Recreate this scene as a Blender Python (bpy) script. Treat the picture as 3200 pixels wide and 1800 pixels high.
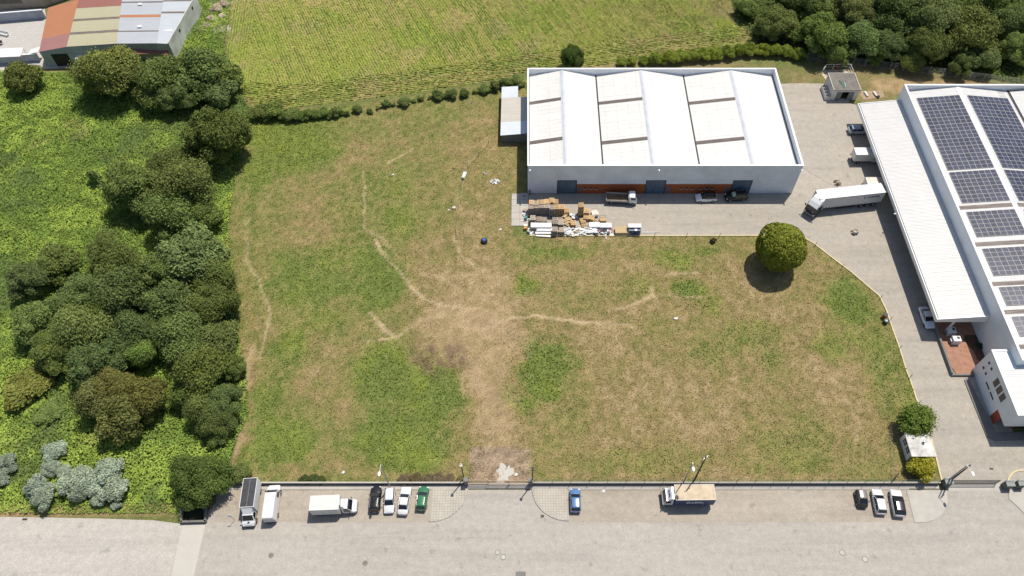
import bpy, math, random
import numpy as np
from mathutils import Vector, Matrix

for o in list(bpy.data.objects): bpy.data.objects.remove(o)
sc = bpy.context.scene
COL = sc.collection
rnd = random.Random(7)
rng = np.random.default_rng(11)

# ------------------------------------------------------------------ camera, sky, sun, exposure
F, TH, HC, CX = 2350.0, math.radians(55.3), 115.0, 1645.0
DC = HC / math.tan(TH)
cam_d = bpy.data.cameras.new('camera'); cam = bpy.data.objects.new('camera', cam_d); COL.objects.link(cam)
cam.location = (0, -DC, HC); cam.rotation_euler = (math.pi/2 - TH, 0, 0)
cam_d.sensor_width = 36.0; cam_d.lens = 36.0*F/3200.0; cam_d.shift_x = -(CX-1600.0)/3200.0
cam_d.clip_start = 1.0; cam_d.clip_end = 6000.0
sc.camera = cam
SUN = Vector((0.268, 0.352, 1.0)).normalized()          # direction towards the sun, from the shadows
world = bpy.data.worlds.new('World'); sc.world = world; world.use_nodes = True
wn = world.node_tree; bg = wn.nodes['Background']; sky = wn.nodes.new('ShaderNodeTexSky')
sky.sky_type = 'NISHITA'; sky.sun_disc = False
sky.sun_elevation = math.asin(SUN.z); sky.sun_rotation = math.atan2(SUN.x, SUN.y)
sky.air_density = 1.0; sky.dust_density = 1.2; sky.ozone_density = 1.0
wn.links.new(sky.outputs[0], bg.inputs[0]); bg.inputs[1].default_value = 0.092
sd = bpy.data.lights.new('sun', 'SUN'); sd.energy = 4.3; sd.angle = math.radians(0.53); sd.color = (1.0, 0.945, 0.85)
so = bpy.data.objects.new('sun', sd); COL.objects.link(so); so.location = (60, 80, 200)
so.rotation_euler = (-SUN).to_track_quat('-Z', 'Y').to_euler()
sc.view_settings.view_transform = 'Standard'; sc.view_settings.look = 'None'
sc.view_settings.exposure = 0.16; sc.view_settings.gamma = 1.0; sc.view_settings.use_curve_mapping = False
sc.render.resolution_x = 1024; sc.render.resolution_y = 576

# ------------------------------------------------------------------ pixel of the photograph -> point at height z
def G(px, py, z=0.0):
    u = (px-CX)/F; v = (900.0-py)/F
    dx, dy, dz = u, math.cos(TH)+v*math.sin(TH), -math.sin(TH)+v*math.cos(TH)
    t = (z-HC)/dz
    return Vector((t*dx, -DC+t*dy, z))
KD = 3200.0/2576.0
def D(px, py, z=0.0): return G(px*KD, py*KD, z)
def ppm(py): return 12.345+0.00495*py      # photo pixels per metre across, by row

# ------------------------------------------------------------------ mesh helpers
class MB:
    def __init__(s): s.v=[]; s.f=[]; s.m=[]
    def add(s, vs, fs, mi=0):
        b=len(s.v); s.v += [tuple(p) for p in vs]; s.f += [tuple(b+i for i in f) for f in fs]; s.m += [mi]*len(fs)
        return s
    def box(s, c, d, rz=0.0, mi=0, top=1.0):
        cx,cy,cz=c; hx,hy,hz=d[0]/2,d[1]/2,d[2]/2; ca,sa=math.cos(rz),math.sin(rz); vs=[]
        for z,k in ((-hz,1.0),(hz,top)):
            for x,y in ((-hx,-hy),(hx,-hy),(hx,hy),(-hx,hy)):
                x*=k; y*=k; vs.append((cx+x*ca-y*sa, cy+x*sa+y*ca, cz+z))
        return s.add(vs, [(3,2,1,0),(4,5,6,7),(0,1,5,4),(1,2,6,5),(2,3,7,6),(3,0,4,7)], mi)
    def bb(s, x0,x1,y0,y1,z0,z1, mi=0): return s.box(((x0+x1)/2,(y0+y1)/2,(z0+z1)/2),(x1-x0,y1-y0,z1-z0),0,mi)
    def prism(s, poly, z0, z1, mi=0):
        n=len(poly); a=sum(poly[i][0]*poly[(i+1)%n][1]-poly[(i+1)%n][0]*poly[i][1] for i in range(n))
        if a<0: poly=poly[::-1]
        vs=[(p[0],p[1],z0) for p in poly]+[(p[0],p[1],z1) for p in poly]
        return s.add(vs, [tuple(range(n-1,-1,-1)), tuple(range(n,2*n))]+[(i,(i+1)%n,n+(i+1)%n,n+i) for i in range(n)], mi)
    def quad(s, a,b,c,d, mi=0): return s.add([a,b,c,d],[(0,1,2,3)],mi)
    def slab(s, pts, t, mi=0):
        n=len(pts); lo=[(p[0],p[1],p[2]-t) for p in pts]
        return s.add(list(pts)+lo, [tuple(range(n)), tuple(range(2*n-1,n-1,-1))]+[(i,n+i,n+(i+1)%n,(i+1)%n) for i in range(n)], mi)
    def tube(s, p, q, r, r2=None, n=6, mi=0, cap=True):
        p,q=Vector(p),Vector(q); r2=r if r2 is None else r2; d=(q-p).normalized()
        u=d.cross(Vector((0,0,1)) if abs(d.z)<.95 else Vector((1,0,0))).normalized(); w=d.cross(u)
        vs=[]
        for c,rr in ((p,r),(q,r2)):
            for i in range(n):
                a=2*math.pi*i/n; vs.append(c+u*(rr*math.cos(a))+w*(rr*math.sin(a)))
        fs=[(i,n+i,n+(i+1)%n,(i+1)%n) for i in range(n)]
        if cap: fs += [tuple(range(n)), tuple(range(2*n-1,n-1,-1))]
        return s.add(vs,fs,mi)
    def path(s, pts, r, n=5, mi=0):
        for a,b in zip(pts[:-1],pts[1:]): s.tube(a,b,r,r,n,mi)
        return s
    def loft(s, secs, mi=0, cap=True):
        n=len(secs[0]); vs=[p for q in secs for p in q]; fs=[]
        for k in range(len(secs)-1):
            for i in range(n): fs.append((k*n+i,k*n+(i+1)%n,(k+1)*n+(i+1)%n,(k+1)*n+i))
        if cap: fs += [tuple(range(n-1,-1,-1)), tuple((len(secs)-1)*n+i for i in range(n))]
        return s.add(vs,fs,mi)
    def ell(s, c, r, n=8, m=5, jit=0.0, mi=0):
        vs=[];fs=[]
        for j in range(m+1):
            t=math.pi*j/m
            for i in range(n):
                a=2*math.pi*i/n; k=1+jit*(rnd.random()-.5)
                vs.append((c[0]+r[0]*k*math.sin(t)*math.cos(a), c[1]+r[1]*k*math.sin(t)*math.sin(a), c[2]+r[2]*k*math.cos(t)))
        for j in range(m):
            for i in range(n): fs.append((j*n+i,(j+1)*n+i,(j+1)*n+(i+1)%n,j*n+(i+1)%n))
        return s.add(vs,fs,mi)
    def mesh(s, name, mats, smooth=False):
        me=bpy.data.meshes.new(name); me.from_pydata(s.v,[],s.f)
        for m in (mats if isinstance(mats,(list,tuple)) else [mats]): me.materials.append(m)
        if any(s.m): me.polygons.foreach_set('material_index', s.m)
        if smooth: me.polygons.foreach_set('use_smooth',[True]*len(s.f))
        me.update(); return me

def link(name, me, parent=None, loc=None, rz=0.0, scale=None):
    o=bpy.data.objects.new(name, me); COL.objects.link(o)
    if parent is not None: o.parent=parent
    if loc is not None: o.location=loc
    if rz: o.rotation_euler=(0,0,rz)
    if scale is not None: o.scale=scale
    return o
def part(name, mb, mats, parent, smooth=False, label=None, kind=None):
    o=link(name, mb.mesh(name, mats, smooth), parent)
    if label: o['label']=label
    if kind: o['kind']=kind
    return o
def tag(o, label, cat, group=None):
    o['label']=label; o['category']=cat
    if group: o['group']=group
    return o
def thing(name, label, cat, loc=(0,0,0), rz=0.0, group=None):
    o=link(name, None, None, loc, rz); return tag(o,label,cat,group)
def single(name, mb, mats, label, cat, group=None, loc=None, rz=0.0, smooth=False):
    o=link(name, mb.mesh(name,mats,smooth), None, loc, rz); return tag(o,label,cat,group)
def struct(name, mb, mats, label=None):
    o=link(name, mb.mesh(name,mats)); o['kind']='structure'
    if label: o['label']=label
    return o
def dup(root, loc, rz, label=None, group=None):
    r=root.copy(); COL.objects.link(r); r.location=loc; r.rotation_euler=(0,0,rz)
    if label: r['label']=label
    if group: r['group']=group
    for ch in list(root.children):
        c=ch.copy(); COL.objects.link(c); c.parent=r
        for g in list(ch.children):
            d=g.copy(); COL.objects.link(d); d.parent=c
    return r

# ------------------------------------------------------------------ materials
class NT:
    def __init__(s, name):
        s.m=bpy.data.materials.new(name); s.m.use_nodes=True; s.t=s.m.node_tree; s.b=s.t.nodes['Principled BSDF']
    def n(s, ty, **kw):
        q=s.t.nodes.new(ty)
        for k,v in kw.items():
            if k.startswith('i_'): q.inputs[int(k[2:])].default_value=v
            else: setattr(q,k,v)
        return q
    def l(s,a,b): s.t.links.new(a,b)
    def noise(s, scale, detail=4.0, rough=0.6, vec=None, obj=False):
        q=s.n('ShaderNodeTexNoise'); q.inputs['Scale'].default_value=scale; q.inputs['Detail'].default_value=detail; q.inputs['Roughness'].default_value=rough
        if vec is None:
            vec = s.coord('Object')
        s.l(vec,q.inputs['Vector']); return q.outputs['Fac']
    def coord(s, kind='Object'):
        if not hasattr(s,'_tc'): s._tc=s.n('ShaderNodeTexCoord'); s._geo=s.n('ShaderNodeNewGeometry')
        return s._geo.outputs['Position'] if kind=='World' else s._tc.outputs[kind]
    def ramp(s, fac, stops):
        q=s.n('ShaderNodeValToRGB'); e=q.color_ramp.elements
        while len(e)<len(stops): e.new(0.5)
        for i,(p,c) in enumerate(stops): e[i].position=p; e[i].color=(c[0],c[1],c[2],1) if not isinstance(c,(int,float)) else (c,c,c,1)
        s.l(fac,q.inputs[0]); return q.outputs[0]
    def mix(s, a, b, fac=0.5, mode='MIX'):
        q=s.n('ShaderNodeMix', data_type='RGBA', blend_type=mode)
        for inp,v in ((q.inputs[6],a),(q.inputs[7],b)):
            if isinstance(v,(tuple,list)): inp.default_value=(v[0],v[1],v[2],1)
            else: s.l(v,inp)
        if isinstance(fac,(int,float)): q.inputs[0].default_value=fac
        else: s.l(fac,q.inputs[0])
        return q.outputs[2]
    def math(s, op, a, b=None):
        q=s.n('ShaderNodeMath', operation=op)
        for i,v in enumerate((a,b)):
            if v is None: continue
            if isinstance(v,(int,float)): q.inputs[i].default_value=v
            else: s.l(v,q.inputs[i])
        return q.outputs[0]
    def bump(s, h, strength=0.4, dist=0.05):
        q=s.n('ShaderNodeBump'); q.inputs['Strength'].default_value=strength; q.inputs['Distance'].default_value=dist
        s.l(h,q.inputs['Height']); s.l(q.outputs[0], s.b.inputs['Normal'])
    def done(s, col=None, rough=0.6, metal=0.0, spec=0.4):
        if col is not None:
            if isinstance(col,(tuple,list)): s.b.inputs['Base Color'].default_value=(col[0],col[1],col[2],1)
            else: s.l(col,s.b.inputs['Base Color'])
        s.b.inputs['Roughness'].default_value=rough; s.b.inputs['Metallic'].default_value=metal
        s.b.inputs['Specular IOR Level'].default_value=spec
        return s.m
_mc={}
def paint(c, rough=0.45, var=0.12, scale=1.5, metal=0.0, spec=0.4):
    k=(tuple(round(x,3) for x in c),rough,var,scale,metal)
    if k in _mc: return _mc[k]
    t=NT('paint_%d'%len(_mc)); f=t.noise(scale,5.0,0.65)
    dark=tuple(x*(1-var*1.6) for x in c); lite=tuple(min(1,x*(1+var*.5)) for x in c)
    m=t.done(t.ramp(f,[(0.3,dark),(0.62,lite)]),rough,metal,spec); _mc[k]=m; return m
def carpaint(c): return paint(c,0.22,0.03,0.6,0.0,0.55)

M={}
t=NT('glass'); M['glass']=t.done((0.012,0.015,0.020),0.06,0.0,0.8)
M['tyre']=paint((0.02,0.02,0.021),0.85,0.1,4)
M['rim']=paint((0.38,0.39,0.40),0.35,0.05,4,0.6)
M['dark']=paint((0.02,0.021,0.023),0.55,0.1,2)
M['lamp_red']=paint((0.30,0.02,0.015),0.3,0.05); M['lamp_clear']=paint((0.75,0.76,0.78),0.15,0.02)
M['steel']=paint((0.36,0.37,0.38),0.45,0.12,3,0.5)
M['white']=paint((.70,.70,.695),0.5,0.04,0.8)
M['off_white']=paint((.64,.625,.59),0.55,0.10,0.8)
M['plate']=paint((0.7,0.7,0.66),0.5,0.03)

def corr_roof(name, base, dirt, lapx=2.3, lapy=1.05, axis_dirt=0.5, lapdark=0.80):
    # painted sheet roofing: sheet laps, streaks and rust-tinted dirt, all along the sheets
    t=NT(name); p=t.coord('World'); sep=t.n('ShaderNodeSeparateXYZ'); t.l(p,sep.inputs[0])
    def line(v, period, w):
        a=t.math('FRACT', t.math('DIVIDE', v, period)); return t.math('LESS_THAN', a, w)
    lx=line(sep.outputs[0],lapx,0.03); ly=line(sep.outputs[1],lapy,0.06)
    n1=t.noise(0.35,6,0.7,p); mp=t.n('ShaderNodeMapping'); mp.inputs['Scale'].default_value=(0.15,2.6,1); t.l(p,mp.inputs[0])
    n2=t.noise(1.0,5,0.7,mp.outputs[0])
    c=t.mix(base, dirt, t.math('MULTIPLY', t.ramp(n2,[(0.45,0.0),(0.8,1.0)]), axis_dirt))
    c=t.mix(c, tuple(x*0.93 for x in base), t.ramp(n1,[(0.4,0.0),(0.7,1.0)]))
    k=t.math('MULTIPLY', t.math('MAXIMUM', lx, ly), t.ramp(n2,[(0.35,0.15),(0.65,1.0)]))
    c=t.mix(c, tuple(x*lapdark for x in base), k)
    return t.done(c,0.5,0,0.3)
# ------------------------------------------------------------------ noise and masks over the plan
def vnoise(x, y, s, seed):
    r=np.random.default_rng(seed); T=r.random((256,256)); X=x/s; Y=y/s
    xi=np.floor(X).astype(int); yi=np.floor(Y).astype(int); fx=X-xi; fy=Y-yi
    fx=fx*fx*(3-2*fx); fy=fy*fy*(3-2*fy); a=T[xi&255,yi&255]; b=T[(xi+1)&255,yi&255]; c=T[xi&255,(yi+1)&255]; d=T[(xi+1)&255,(yi+1)&255]
    return (a*(1-fx)+b*fx)*(1-fy)+(c*(1-fx)+d*fx)*fy
def fbm(x, y, s, seed, o=4):
    v=np.zeros_like(x); a=1.0; tot=0
    for k in range(o): v+=a*vnoise(x,y,s/2**k,seed+k*13); tot+=a; a*=0.6
    return v/tot
def inpoly(x, y, poly):
    r=np.zeros(x.shape,bool); n=len(poly); j=n-1
    for i in range(n):
        xi,yi=poly[i][0],poly[i][1]; xj,yj=poly[j][0],poly[j][1]
        if yi!=yj: r ^= ((yi>y)!=(yj>y)) & (x<(xj-xi)*(y-yi)/(yj-yi)+xi)
        j=i
    return r
def polydist(x, y, pts):
    d=np.full(x.shape,1e9)
    for a,b in zip(pts[:-1],pts[1:]):
        ax,ay=a[0],a[1]; vx,vy=b[0]-ax,b[1]-ay; L=vx*vx+vy*vy+1e-9
        t=np.clip(((x-ax)*vx+(y-ay)*vy)/L,0,1); d=np.minimum(d,np.hypot(x-ax-t*vx,y-ay-t*vy))
    return d
sm=lambda v,a,b: np.clip((v-a)/(b-a),0,1)**2*(3-2*np.clip((v-a)/(b-a),0,1))
GP=lambda pts:[G(*p) for p in pts]
BRAMBLE=GP([(-400,150),(0,222),(235,228),(300,210),(520,120),(600,60),(640,-60),(735,-60),(715,60),(700,150),(735,260),(775,330),(800,350),(775,430),(735,560),(715,700),(735,900),(748,1050),(768,1160),(775,1290),(735,1390),(705,1480),(640,1580),(560,1604),(0,1606),(-400,1606)])
CROP=GP([(745,-90),(722,60),(706,150),(738,262),(775,325),(820,342),(1000,326),(1300,288),(1560,246),(1650,220),(1900,202),(2100,180),(2362,136),(2345,95),(2280,0),(2200,-90)])
MEADOW=GP([(800,350),(1100,330),(1300,298),(1560,258),(1650,250),(1650,608),(1598,608),(1598,740),(2480,738),(2545,765),(2660,852),(2748,927),(2790,1030),(2830,1150),(2868,1260),(2905,1340),(2935,1500),(700,1510),(735,1390),(775,1290),(768,1160),(748,1050),(735,900),(715,700),(735,560),(775,430)])
WOODR=GP([(2262,-90),(2300,60),(2370,135),(2520,175),(2800,215),(3200,262),(3700,330),(3700,-90)])
# (display px) x, y, rx, ry, strength : lush patches and dry patches of the mown meadow
LUSH=[(760,368,95,60,1.),(680,330,80,45,.9),(830,300,60,30,.5),(800,700,130,90,.55),(965,720,62,50,.75),(900,640,90,60,.45),(735,880,60,60,.5),(650,420,40,60,.6),(690,990,50,110,.45),(965,950,95,90,.75),(1085,1000,85,95,.8),(1000,1110,140,70,.75),(700,1120,90,60,.6),(1375,915,72,95,1.05),(1305,1010,50,45,.8),(1315,720,32,28,.7),(1722,724,58,28,1.1),(1690,655,55,28,.6),(1775,625,40,18,.6),(2130,755,62,58,.85),(1890,850,90,45,.55),(1790,900,60,40,.5),(1930,905,60,30,.6),(2245,930,45,130,.5),(2100,870,45,40,.4),(1600,718,50,30,.35),(2000,1120,150,60,.3),(1400,640,100,22,.45),(960,470,90,60,.35),(1010,560,70,50,.4),(900,520,60,60,.3),(1250,960,22,22,.5),(1650,1160,160,40,.35),(1440,1010,60,60,.25),(820,800,80,40,.3),(1120,900,0.1,.1,0),(2190,860,40,60,.3),(1780,770,40,35,.5)]
DRY=[(1220,800,190,110,.85),(1200,590,80,110,.6),(1250,1000,85,190,.8),(1700,1000,330,150,.25),(1900,760,260,110,.25),(1130,790,110,60,.8),(1330,830,90,50,.6),(1260,560,70,60,.5),(1180,640,80,50,.6),(1235,830,135,100,1.),(1225,960,62,180,1.),(1190,700,150,75,.8),(1235,1100,62,60,1.),(1130,870,60,45,.8),(1060,830,60,40,.6),(1500,850,130,60,.4),(1650,1010,160,110,.35),(2085,960,85,65,.6),(1210,400,100,60,.55),(1235,480,80,130,.4),(1870,690,110,60,.35),(1400,690,160,50,.5),(800,900,60,100,.45),(840,1000,50,60,.4),(620,950,22,130,.8),(592,1105,26,70,.95),(1240,330,90,60,.3),(1500,600,180,14,.5),(2000,800,80,60,.35),(1760,1080,90,50,.35),(900,1190,280,14,.6),(1700,1195,420,14,.5),(880,380,70,45,.3),(1560,790,80,40,.4),(2130,1060,60,70,.3),(1090,620,60,70,.35),(1950,720,120,40,.3)]
BARE=[(1210,760,120,60,.6),(1240,960,60,150,.7),(1190,825,135,80,.85),(1090,815,60,35,.6),(1300,850,60,40,.5),(1220,690,80,35,.35),(1235,1000,38,130,.85),(1262,1172,72,40,1.),(1180,760,90,45,.55),(600,1110,16,60,.8),(620,960,10,60,.5)]
TRACK=[([(1180,776),(1120,800),(1060,800),(1000,848)],.5,.5),([(1150,740),(1120,700),(1060,690)],.6,.35),([(1000,640),(960,600),(915,578)],.35,.5),([(1260,640),(1200,680),(1160,760),(1180,860)],.5,.35),([(1200,870),(1160,920),(1165,1000)],.5,.45),([(2050,930),(2120,980),(2160,1060),(2150,1120)],.5,.35),([(700,470),(620,560),(625,650)],.35,.4),([(945,605),(985,660),(1040,730),(1095,768),(1180,776),(1228,781)],.45,.9),([(1215,832),(1290,806),(1350,790),(1420,805),(1500,815),(1585,819)],.5,1.),([(1545,776),(1600,762),(1640,746),(1642,700)],.5,.7),([(912,420),(917,530),(914,580)],.35,.7),([(1040,375),(975,410)],.4,.7),([(890,863),(960,853),(1000,847)],.35,.8),([(928,788),(965,830),(1000,850)],.5,.8),([(620,650),(650,700),(682,775),(660,900)],.4,.6),([(1138,598),(1170,650),(1235,692)],.5,.5),([(1650,692),(1752,690)],.4,.6),([(1660,740),(1720,750),(1790,740)],.4,.5),([(640,870),(620,960),(600,1080),(575,1150)],.7,.5)]
def meadow_masks(x, y):
    wx=x+7.0*(fbm(x,y,5.0,91,5)-.5); wy=y+7.0*(fbm(x,y,5.0,131,5)-.5)
    lush=np.zeros_like(x); dry=np.zeros_like(x); bare=np.zeros_like(x); tr=np.zeros_like(x)
    for lst,arr in ((LUSH,lush),(DRY,dry),(BARE,bare)):
        for (cx,cy,rx,ry,s) in lst:
            c=D(cx,cy); py=cy*KD; kx=ppm(py); ky=kx*0.82+ (py-900)*.0025
            d=np.sqrt(((wx-c.x)*kx/(rx*KD))**2+((wy-c.y)*ky/(ry*KD))**2); np.maximum(arr, s*sm(-d,-1.35,-0.35), out=arr)
    for pts,w,s in TRACK:
        d=polydist(x+1.6*(fbm(x,y,4,7,4)-.5),y+1.6*(fbm(x,y,4,17,4)-.5),[D(*p) for p in pts]); np.maximum(tr, 1.35*s*sm(-d,-w*.95,-w*.3)*sm(fbm(x,y,3.0,57,4),.22,.48), out=tr)
    return lush,dry,bare,tr
A3=lambda c: np.array(c)[None,:]
def lerp(a,b,t): return a*(1-t[:,None])+b*t[:,None]
def ground_color(x, y):
    n1=fbm(x,y,14,3,4); n2=fbm(x,y,2.2,23,4); n3=fbm(x,y,0.8,43,2)
    c=np.tile(A3((.165,.180,.060)),(len(x),1))
    c=lerp(c,A3((.25,.205,.095)),sm(n1+.4*(n2-.5),.42,.62))
    # mown meadow
    m=inpoly(x,y,MEADOW)
    lush,dry,bare,tr=meadow_masks(x,y)
    k=.375+.18*sm(x,-25,25)+.42*(n1-.5)+.75*(n2-.5)+.55*(n3-.5)
    dr=np.clip(k+.50*dry-.62*lush*(.55+.9*sm(n2,.35,.55)),0,1)
    g=lerp(np.tile(A3((.162,.204,.052)),(len(x),1)),np.tile(A3((.238,.222,.080)),(len(x),1)),sm(dr,.02,.38))
    g=lerp(g,A3((.292,.228,.102)),sm(dr,.36,.72)); g=lerp(g,A3((.348,.264,.142)),sm(dr,.70,1.0))
    yl=sm(fbm(x,y,6,77,3),.45,.7)*np.clip(1.2*lush,0,1); g=lerp(g,A3((.235,.278,.050)),.65*yl)
    top=sm(y,22,40)*sm(-x,5,30); g=lerp(g,A3((.235,.275,.05)),.45*top*lush)
    g=lerp(g,A3((.395,.285,.170)),np.clip(bare*(.65+.7*(n2-.35)),0,1)); g=lerp(g,A3((.485,.37,.23)),np.clip(tr*(.6+.9*(n2-.3)),0,1))
    en=np.maximum(np.abs(x+4.2+.9*(n2-.5))/4.9,np.abs(y+34.6+1.2*(n2-.5))/3.3); g=lerp(g,A3((.345,.255,.180))*(.7+.6*n3[:,None]),.9*sm(-en,-1.06,-.9))
    dk=sm(-np.hypot((x-D(1108,895).x)/5.5,(y-D(1108,895).y)/4.5),-1.3,-.5)*sm(n2,.47,.62); g=lerp(g,A3((.17,.115,.075)),.75*dk)
    c[m]=g[m]
    # crop stubble field
    f=inpoly(x,y,CROP); gf=lerp(np.tile(A3((.365,.325,.105)),(len(x),1)),A3((.300,.335,.068)),sm(fbm(x,y*.6,11,301,4),.42,.6))
    gf=lerp(gf,A3((.36,.275,.155)),.8*sm(fbm(x,y,7,321,4),.52,.72)); c[f]=gf[f]
    b=inpoly(x,y,BRAMBLE); c[b]=A3((.10,.135,.032)); w=inpoly(x,y,WOODR); c[w]=A3((.06,.075,.02))
    # pale stony track beside the crop field
    st=sm(-polydist(x,y,GP([(715,-40),(690,20),(660,70),(690,90)])),-4.5,-1.5)*sm(n2,.42,.6); c=lerp(c,A3((.48,.42,.33)),st)
    # dirt verge along the road, far dry path by the chain-link fence
    v=sm(-np.abs(y+41.55-.012*(x+60)),-1.3,-.5)*(x<-47.5); c=lerp(c,A3((.36,.255,.13)),v*np.clip(.5+n2,0,1))
    pth=sm(-polydist(x,y,GP([(2760,262),(2900,272),(3050,275),(3300,300)])),-3.5,-1.5); c=lerp(c,A3((.40,.285,.155)),pth*np.clip(.3+n2,0,1))
    sp=sm(-polydist(x,y,GP([(0,1793),(540,1793)])),-.6,-.1)*(y<-49); c=lerp(c,A3((.33,.24,.09)),sp)
    return c*(0.74+.52*n3[:,None])

# ------------------------------------------------------------------ ground sheet
xs=np.concatenate([[-3000,-900,-400,-220],np.arange(-150,140.1,.5),[200,400,900,3000]])
ys=np.concatenate([[-3000,-900,-300,-120],np.arange(-70,115.1,.5),[180,350,900,3000]])
XX,YY=np.meshgrid(xs,ys,indexing='ij'); xf,yf=XX.ravel(),YY.ravel()
zz=-.06+.05*fbm(xf,yf,3.0,5,3); nx,ny=len(xs),len(ys)
i0=(np.arange(nx-1)[:,None]*ny+np.arange(ny-1)[None,:]).ravel()
def bigmesh(name, V, Q, C, mat):
    me=bpy.data.meshes.new(name); me.vertices.add(len(V)); me.vertices.foreach_set('co',V.astype(np.float32).ravel())
    n=Q.shape[1]; me.loops.add(Q.size); me.loops.foreach_set('vertex_index',Q.astype(np.int32).ravel())
    me.polygons.add(len(Q)); me.polygons.foreach_set('loop_start',np.arange(0,Q.size,n,dtype=np.int32)); me.polygons.foreach_set('loop_total',np.full(len(Q),n,np.int32))
    at=me.color_attributes.new('Col','FLOAT_COLOR','POINT'); at.data.foreach_set('color',np.c_[C,np.ones(len(C))].astype(np.float32).ravel())
    me.materials.append(mat); me.update(calc_edges=True); me.validate(); return me
t=NT('ground'); p=t.coord('World'); ca=t.n('ShaderNodeVertexColor', layer_name='Col')
n1=t.noise(3.2,7,.78,p); n2=t.noise(11.0,5,.7,p)
c=t.mix(ca.outputs[0], t.ramp(n1,[(.30,(.46,.48,.44)),(.5,(1.,1.,1.)),(.70,(1.38,1.34,1.24))]),1.0,'MULTIPLY')
c=t.mix(c, t.ramp(n2,[(.3,.62),(.7,1.3)]),1.0,'MULTIPLY')
t.bump(t.math('ADD',n1,t.math('MULTIPLY',n2,.5)),.8,.25); M['ground']=t.done(c,.95,0,.1)
ground=link('ground', bigmesh('ground',np.c_[xf,yf,zz],np.c_[i0,i0+ny,i0+ny+1,i0+1],ground_color(xf,yf),M['ground'])); ground['kind']='structure'

# ------------------------------------------------------------------ setts, concrete, pavements
def setts(name, base, alt, joint, scale, streak=(.2,.2,1), rot=0.0):
    t=NT(name); p=t.coord('World'); mp=t.n('ShaderNodeMapping'); mp.inputs['Rotation'].default_value=(0,0,rot); t.l(p,mp.inputs[0])
    vo=t.n('ShaderNodeTexVoronoi', feature='DISTANCE_TO_EDGE'); vo.inputs['Scale'].default_value=scale; vo.inputs['Randomness'].default_value=.55; t.l(mp.outputs[0],vo.inputs[0])
    vc=t.n('ShaderNodeTexVoronoi'); vc.inputs['Scale'].default_value=scale; vc.inputs['Randomness'].default_value=.55; t.l(mp.outputs[0],vc.inputs[0])
    big=t.noise(.09,6,.62,p); mid=t.noise(.9,5,.7,p); fine=t.noise(5.0,4,.8,p)
    c=t.mix(base,alt,t.ramp(big,[(.36,0.),(.66,1.)])); ms=t.n('ShaderNodeMapping'); ms.inputs['Scale'].default_value=(.035,.42,1); t.l(p,ms.inputs[0]); stn=t.noise(1.,6,.65,ms.outputs[0]); c=t.mix(c,t.ramp(stn,[(.34,.88),(.5,1.),(.7,1.06)]),1.,'MULTIPLY')
    c=t.mix(c,t.ramp(vc.outputs['Color'],[(0.,.90),(1.,1.10)]),1.0,'MULTIPLY')
    c=t.mix(c,t.ramp(mid,[(.3,.86),(.7,1.08)]),1.0,'MULTIPLY'); c=t.mix(c,t.ramp(fine,[(.28,.82),(.5,1.0),(.72,1.09)]),1.0,'MULTIPLY')
    sp=t.noise(.55,3,.5,p); c=t.mix(c,t.ramp(sp,[(.30,.78),(.36,1.),(.70,1.),(.78,1.06)]),1.,'MULTIPLY'); c=t.mix(c,joint,t.ramp(vo.outputs[0],[(0.0,.75),(.13,0.)]))
    t.bump(t.ramp(vo.outputs[0],[(0.,0.),(.2,1.)]),.5,.03)
    return t.done(c,.85,0,.25)
M['road']=setts('road_setts',(.452,.412,.362),(.415,.380,.340),(.33,.298,.255),7.0)
M['road_l']=setts('road_setts_left',(.505,.466,.418),(.462,.430,.390),(.36,.33,.29),5.0)
M['bay']=setts('bay_setts',(.395,.342,.278),(.440,.392,.330),(.30,.25,.19),7.0)
M['yard']=setts('yard_setts',(.398,.364,.315),(.438,.388,.318),(.29,.262,.225),6.0)
M['yard2']=setts('yard_setts_back',(.405,.365,.310),(.380,.355,.320),(.25,.22,.18),6.0)
def concrete(name, base, dirt, grid=0.0, var=.5):
    t=NT(name); p=t.coord('World'); a=t.noise(.5,7,.7,p); b=t.noise(4.0,5,.7,p)
    c=t.mix(base,dirt,t.math('MULTIPLY',t.ramp(a,[(.38,0.),(.68,1.)]),var)); c=t.mix(c,t.ramp(b,[(.3,.92),(.7,1.05)]),1.,'MULTIPLY')
    if grid:
        br=t.n('ShaderNodeTexBrick'); br.offset=0.0; br.inputs['Scale'].default_value=1.0; br.inputs['Brick Width'].default_value=grid; br.inputs['Row Height'].default_value=grid
        br.inputs['Mortar Size'].default_value=.035; br.inputs['Color1'].default_value=(1,1,1,1); br.inputs['Color2'].default_value=(.94,.94,.93,1); br.inputs['Mortar'].default_value=(.72,.69,.62,1)
        t.l(p,br.inputs[0]); c=t.mix(c,br.outputs[0],1.,'MULTIPLY')
    t.bump(b,.25,.02); return t.done(c,.9,0,.2)
M['conc']=concrete('concrete',(.47,.44,.395),(.33,.305,.265)); M['conc_tile']=concrete('concrete_tiles',(.50,.465,.41),(.34,.31,.26),.42,.6)
M['conc_dark']=concrete('concrete_dark',(.22,.21,.195),(.12,.115,.105)); M['kerb']=concrete('kerb_stone',(.45,.42,.375),(.28,.255,.22))
M['kerb_yellow']=concrete('kerb_cream',(.66,.56,.34),(.42,.34,.20)); M['conc_pale']=concrete('concrete_pale',(.505,.472,.42),(.43,.40,.355))
def sheet(name, pts, z, mat, label=None):
    mb=MB(); n=len(pts); a=sum(pts[i][0]*pts[(i+1)%n][1]-pts[(i+1)%n][0]*pts[i][1] for i in range(n))
    if a<0: pts=pts[::-1]
    mb.add([(p[0],p[1],z) for p in pts],[tuple(range(n))]); return struct(name,mb,mat,label)
YF=-38.52
rA,rB=G(642,1634),G(585,1880)
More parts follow.
